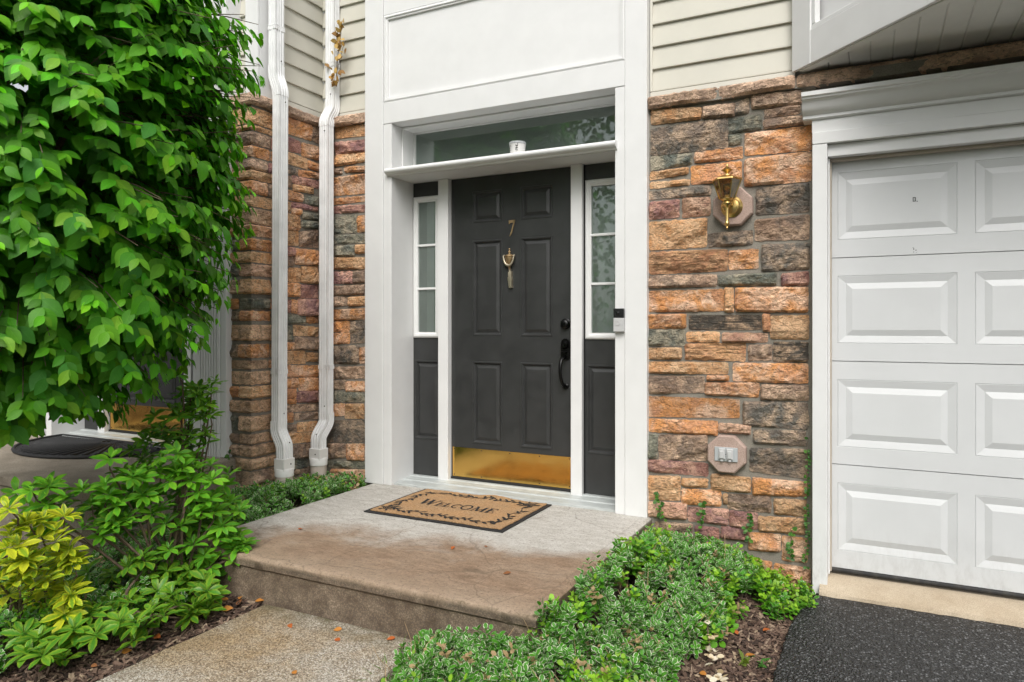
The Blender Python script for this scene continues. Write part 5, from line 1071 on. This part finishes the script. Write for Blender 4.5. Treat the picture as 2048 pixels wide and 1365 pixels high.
# fallen leaves
FL = [(-2.765, 2.878, 0, "small orange fallen leaf on the porch slab near the whorled shrub"), (-1.865, 3.01, 0, "bright orange fallen leaf lying on the middle of the porch slab"), (-1.732, 3.078, 0, "tiny brown fallen leaf just beyond the bright orange one on the porch"), (-1.44, 2.805, 0, "brown curled fallen leaf on the porch slab near the ground cover"),
      (-2.269, 2.304, -.2, "red orange fallen leaf lying in the stained part of the walkway"), (-2.018, 2.467, -.2, "large orange fallen leaf leaning against the porch step face"), (-1.963, 2.279, -.2, "orange fallen leaf on the walkway ahead of the large one"), (-1.921, 1.986, -.2, "yellow fallen leaf on the walkway at the picture's bottom edge"), (-1.776, 2.405, -.2, "orange fallen leaf on the walkway joint near the ground cover"), (-2.03, 2.37, -.2, "pale orange fallen leaf on the walkway below the step")]
dl = [one_leaf(BROAD2, (*c, 0), "leaf_dry") for c in ((.46, .12, .03), (.50, .20, .04), (.28, .11, .045))]
fo_ = []
for i, (x, y, z, lab) in enumerate(FL):
    s_ = {5: .06, 2: .02}.get(i, .036); t = thing("fallen_leaf", lab, "leaf", (x, y, z), "fallen autumn leaves")
    an = nr.uniform(0, 6.28); d = np.array([[math.cos(an), math.sin(an), .12]]); o = place_leaf(dl[2 if i in (2, 3) else (1 if i in (7, 9) else 0)], t, np.array((x, y, z + .008 + (.012 if i == 5 else 0))), frames(d, np.array([[nr.normal(0, .25), -.35, 1]]))[0], s_); o.name = "blade"
for i, (x, y) in enumerate([(-2.87, 2.468), (-2.719, 2.45), (-2.803, 2.579), (-2.634, 2.48), (-2.66, 2.376), (-2.713, 1.983), (-2.70, 1.824), (-3.106, 1.643), (-2.70, 1.70), (-2.75, 2.40), (-2.90, 2.55), (-2.68, 2.30), (-2.62, 2.44), (-.598, 2.75), (-.526, 3.16), (-.44, 3.05), (-.42, 3.36)]):
    lab = "orange fallen leaf on the mulch between shrubs and walkway" if x < -2 else "rust fallen leaf on the mulch strip beside the driveway"
    t = thing("fallen_leaf", lab, "leaf", (x, y, gh(x, y)), "fallen leaves on the mulch by the walkway" if x < -2 else "fallen leaves on the mulch by the driveway")
    an = nr.uniform(0, 6.28); o = place_leaf(dl[int(nr.integers(3))], t, np.array((x, y, gh(x, y) + .022)), frames(np.array([[math.cos(an), math.sin(an), .3]]), np.array([[nr.normal(0, .4), -.5, 1]]))[0], nr.uniform(.03, .055)); o.name = "blade"

# mulch chips
def chips(label, poly, n):
    bx0, bx1 = min(p[0] for p in poly), max(p[0] for p in poly); by0, by1 = min(p[1] for p in poly), max(p[1] for p in poly); m = MB(); k = 0; cols = []
    while k < n:
        x, y = nr.uniform(bx0, bx1), nr.uniform(by0, by1)
        if not inside((x, y), poly): continue
        k += 1; L, w, h = nr.uniform(.008, .030), nr.uniform(.003, .009), nr.uniform(.001, .003); z = gh(x, y) + nr.uniform(.001, .010)
        rot = Matrix.Rotation(nr.uniform(0, 6.28), 3, 'Z') @ Matrix.Rotation(nr.normal(0, .35), 3, 'Y') @ Matrix.Rotation(nr.normal(0, .3), 3, 'X')
        V = [Vector((x, y, z)) + rot @ Vector((a * L, b * w * (1 if a < 0 else .6), c * h)) for c in (-1, 1) for a, b in ((-1, -1), (1, -1), (1, 1), (-1, 1))]
        m.add(V, [(0, 3, 2, 1), (4, 5, 6, 7), (0, 1, 5, 4), (1, 2, 6, 5), (2, 3, 7, 6), (3, 0, 4, 7)])
    tag(m.build("mulch_chips", "chips", fix=False), label, kind="stuff")
g = G("chips"); isl = g.n("NewGeometry").outputs["Random Per Island"]
c = g.ramp(isl, (0, (.035, .020, .014)), (.45, (.10, .060, .042)), (.75, (.17, .11, .078)), (.93, (.26, .19, .135)), (1, (.36, .27, .18)))
g.bsdf(c, .9, Normal=g.bump(g.noise(g.mapv(g.pos(), (1, 1, 1)), 300, 3), .4, .003)); MT["chips"] = g.m
chips("dark bark mulch chips covering the bed beside the walkway", [(-3.7, 1.2), (-2.57, 1.2), (-2.565, 2.46), (-3.14, 2.47), (-3.14, 2.75), (-3.75, 2.75)], 5200)
chips("brown bark mulch chips between ground cover and driveway", [(-.9, 1.6), (-.41, 1.6), (-.36, 2.5), (-.352, 3.3), (-.32, 3.66), (-.60, 3.62), (-.8, 3.0)], 4200)

# two little weeds on the mulch by the driveway, grass tuft by the walkway
for lab, c0, cl, n_, L_ in (("small green weed seedling on the mulch close to the driveway", (-.405, 3.02), (.06, .19, .03), 9, .045), ("pale green grass seedling on the mulch near the driveway", (-.475, 2.95), (.17, .24, .04), 7, .06), ("tuft of green grass blades at the walkway edge by the ground cover", (-1.66, 2.16), (.11, .22, .03), 22, .13)):
    t = thing("weed", lab, "weed", (*c0, gh(*c0)), "small weeds in the beds"); ms = one_leaf(LANCE if L_ < .1 else leaf_tpl(((0, .03), (.5, .03), (1, 0)), .3, .35), (*cl, 0), "leaf")
    for k in range(n_):
        an = nr.uniform(0, 6.28); d = np.array([[math.cos(an), math.sin(an), nr.uniform(.3, 1.6 if L_ > .1 else .7)]])
        place_leaf(ms, t, np.array((c0[0] + nr.normal(0, .012 if L_ < .1 else .035), c0[1] + nr.normal(0, .012 if L_ < .1 else .05), gh(*c0) + (.012 if L_ < .1 else .0))), frames(d, np.array([[nr.normal(0, .4), nr.normal(0, .4), 1.]]))[0], L_ * nr.uniform(.7, 1.2))

# wood across the street, seen only as reflections in the glass
N = 26000; ang = nr.uniform(-1.15, 1.15, N) + .25; dist = nr.uniform(15, 20, N)
P = np.stack([np.sin(ang) * dist * 1.25 - 4, -np.cos(ang) * dist, 8.5 * nr.random(N) ** .8], 1)
hgt = 8.2 - .22 * P[:, 0] + 1.6 * np.sin(P[:, 0] * .55) + 1.2 * np.sin(P[:, 0] * 1.9); P[:, 2] = P[:, 2] / 8.5 * hgt + nr.normal(0, .3, N)
o = bpy.data.objects.new("far_wood", leaf_mesh("far_wood", OVAL, P, frames(nr.normal(0, 1, (N, 3)), nr.normal(0, 1, (N, 3))), nr.uniform(.16, .34, N), jit((.13, .25, .06), N, .3), "leaf")); link(o); tag(o, "green wood across the street reflected in the door glass", kind="stuff")
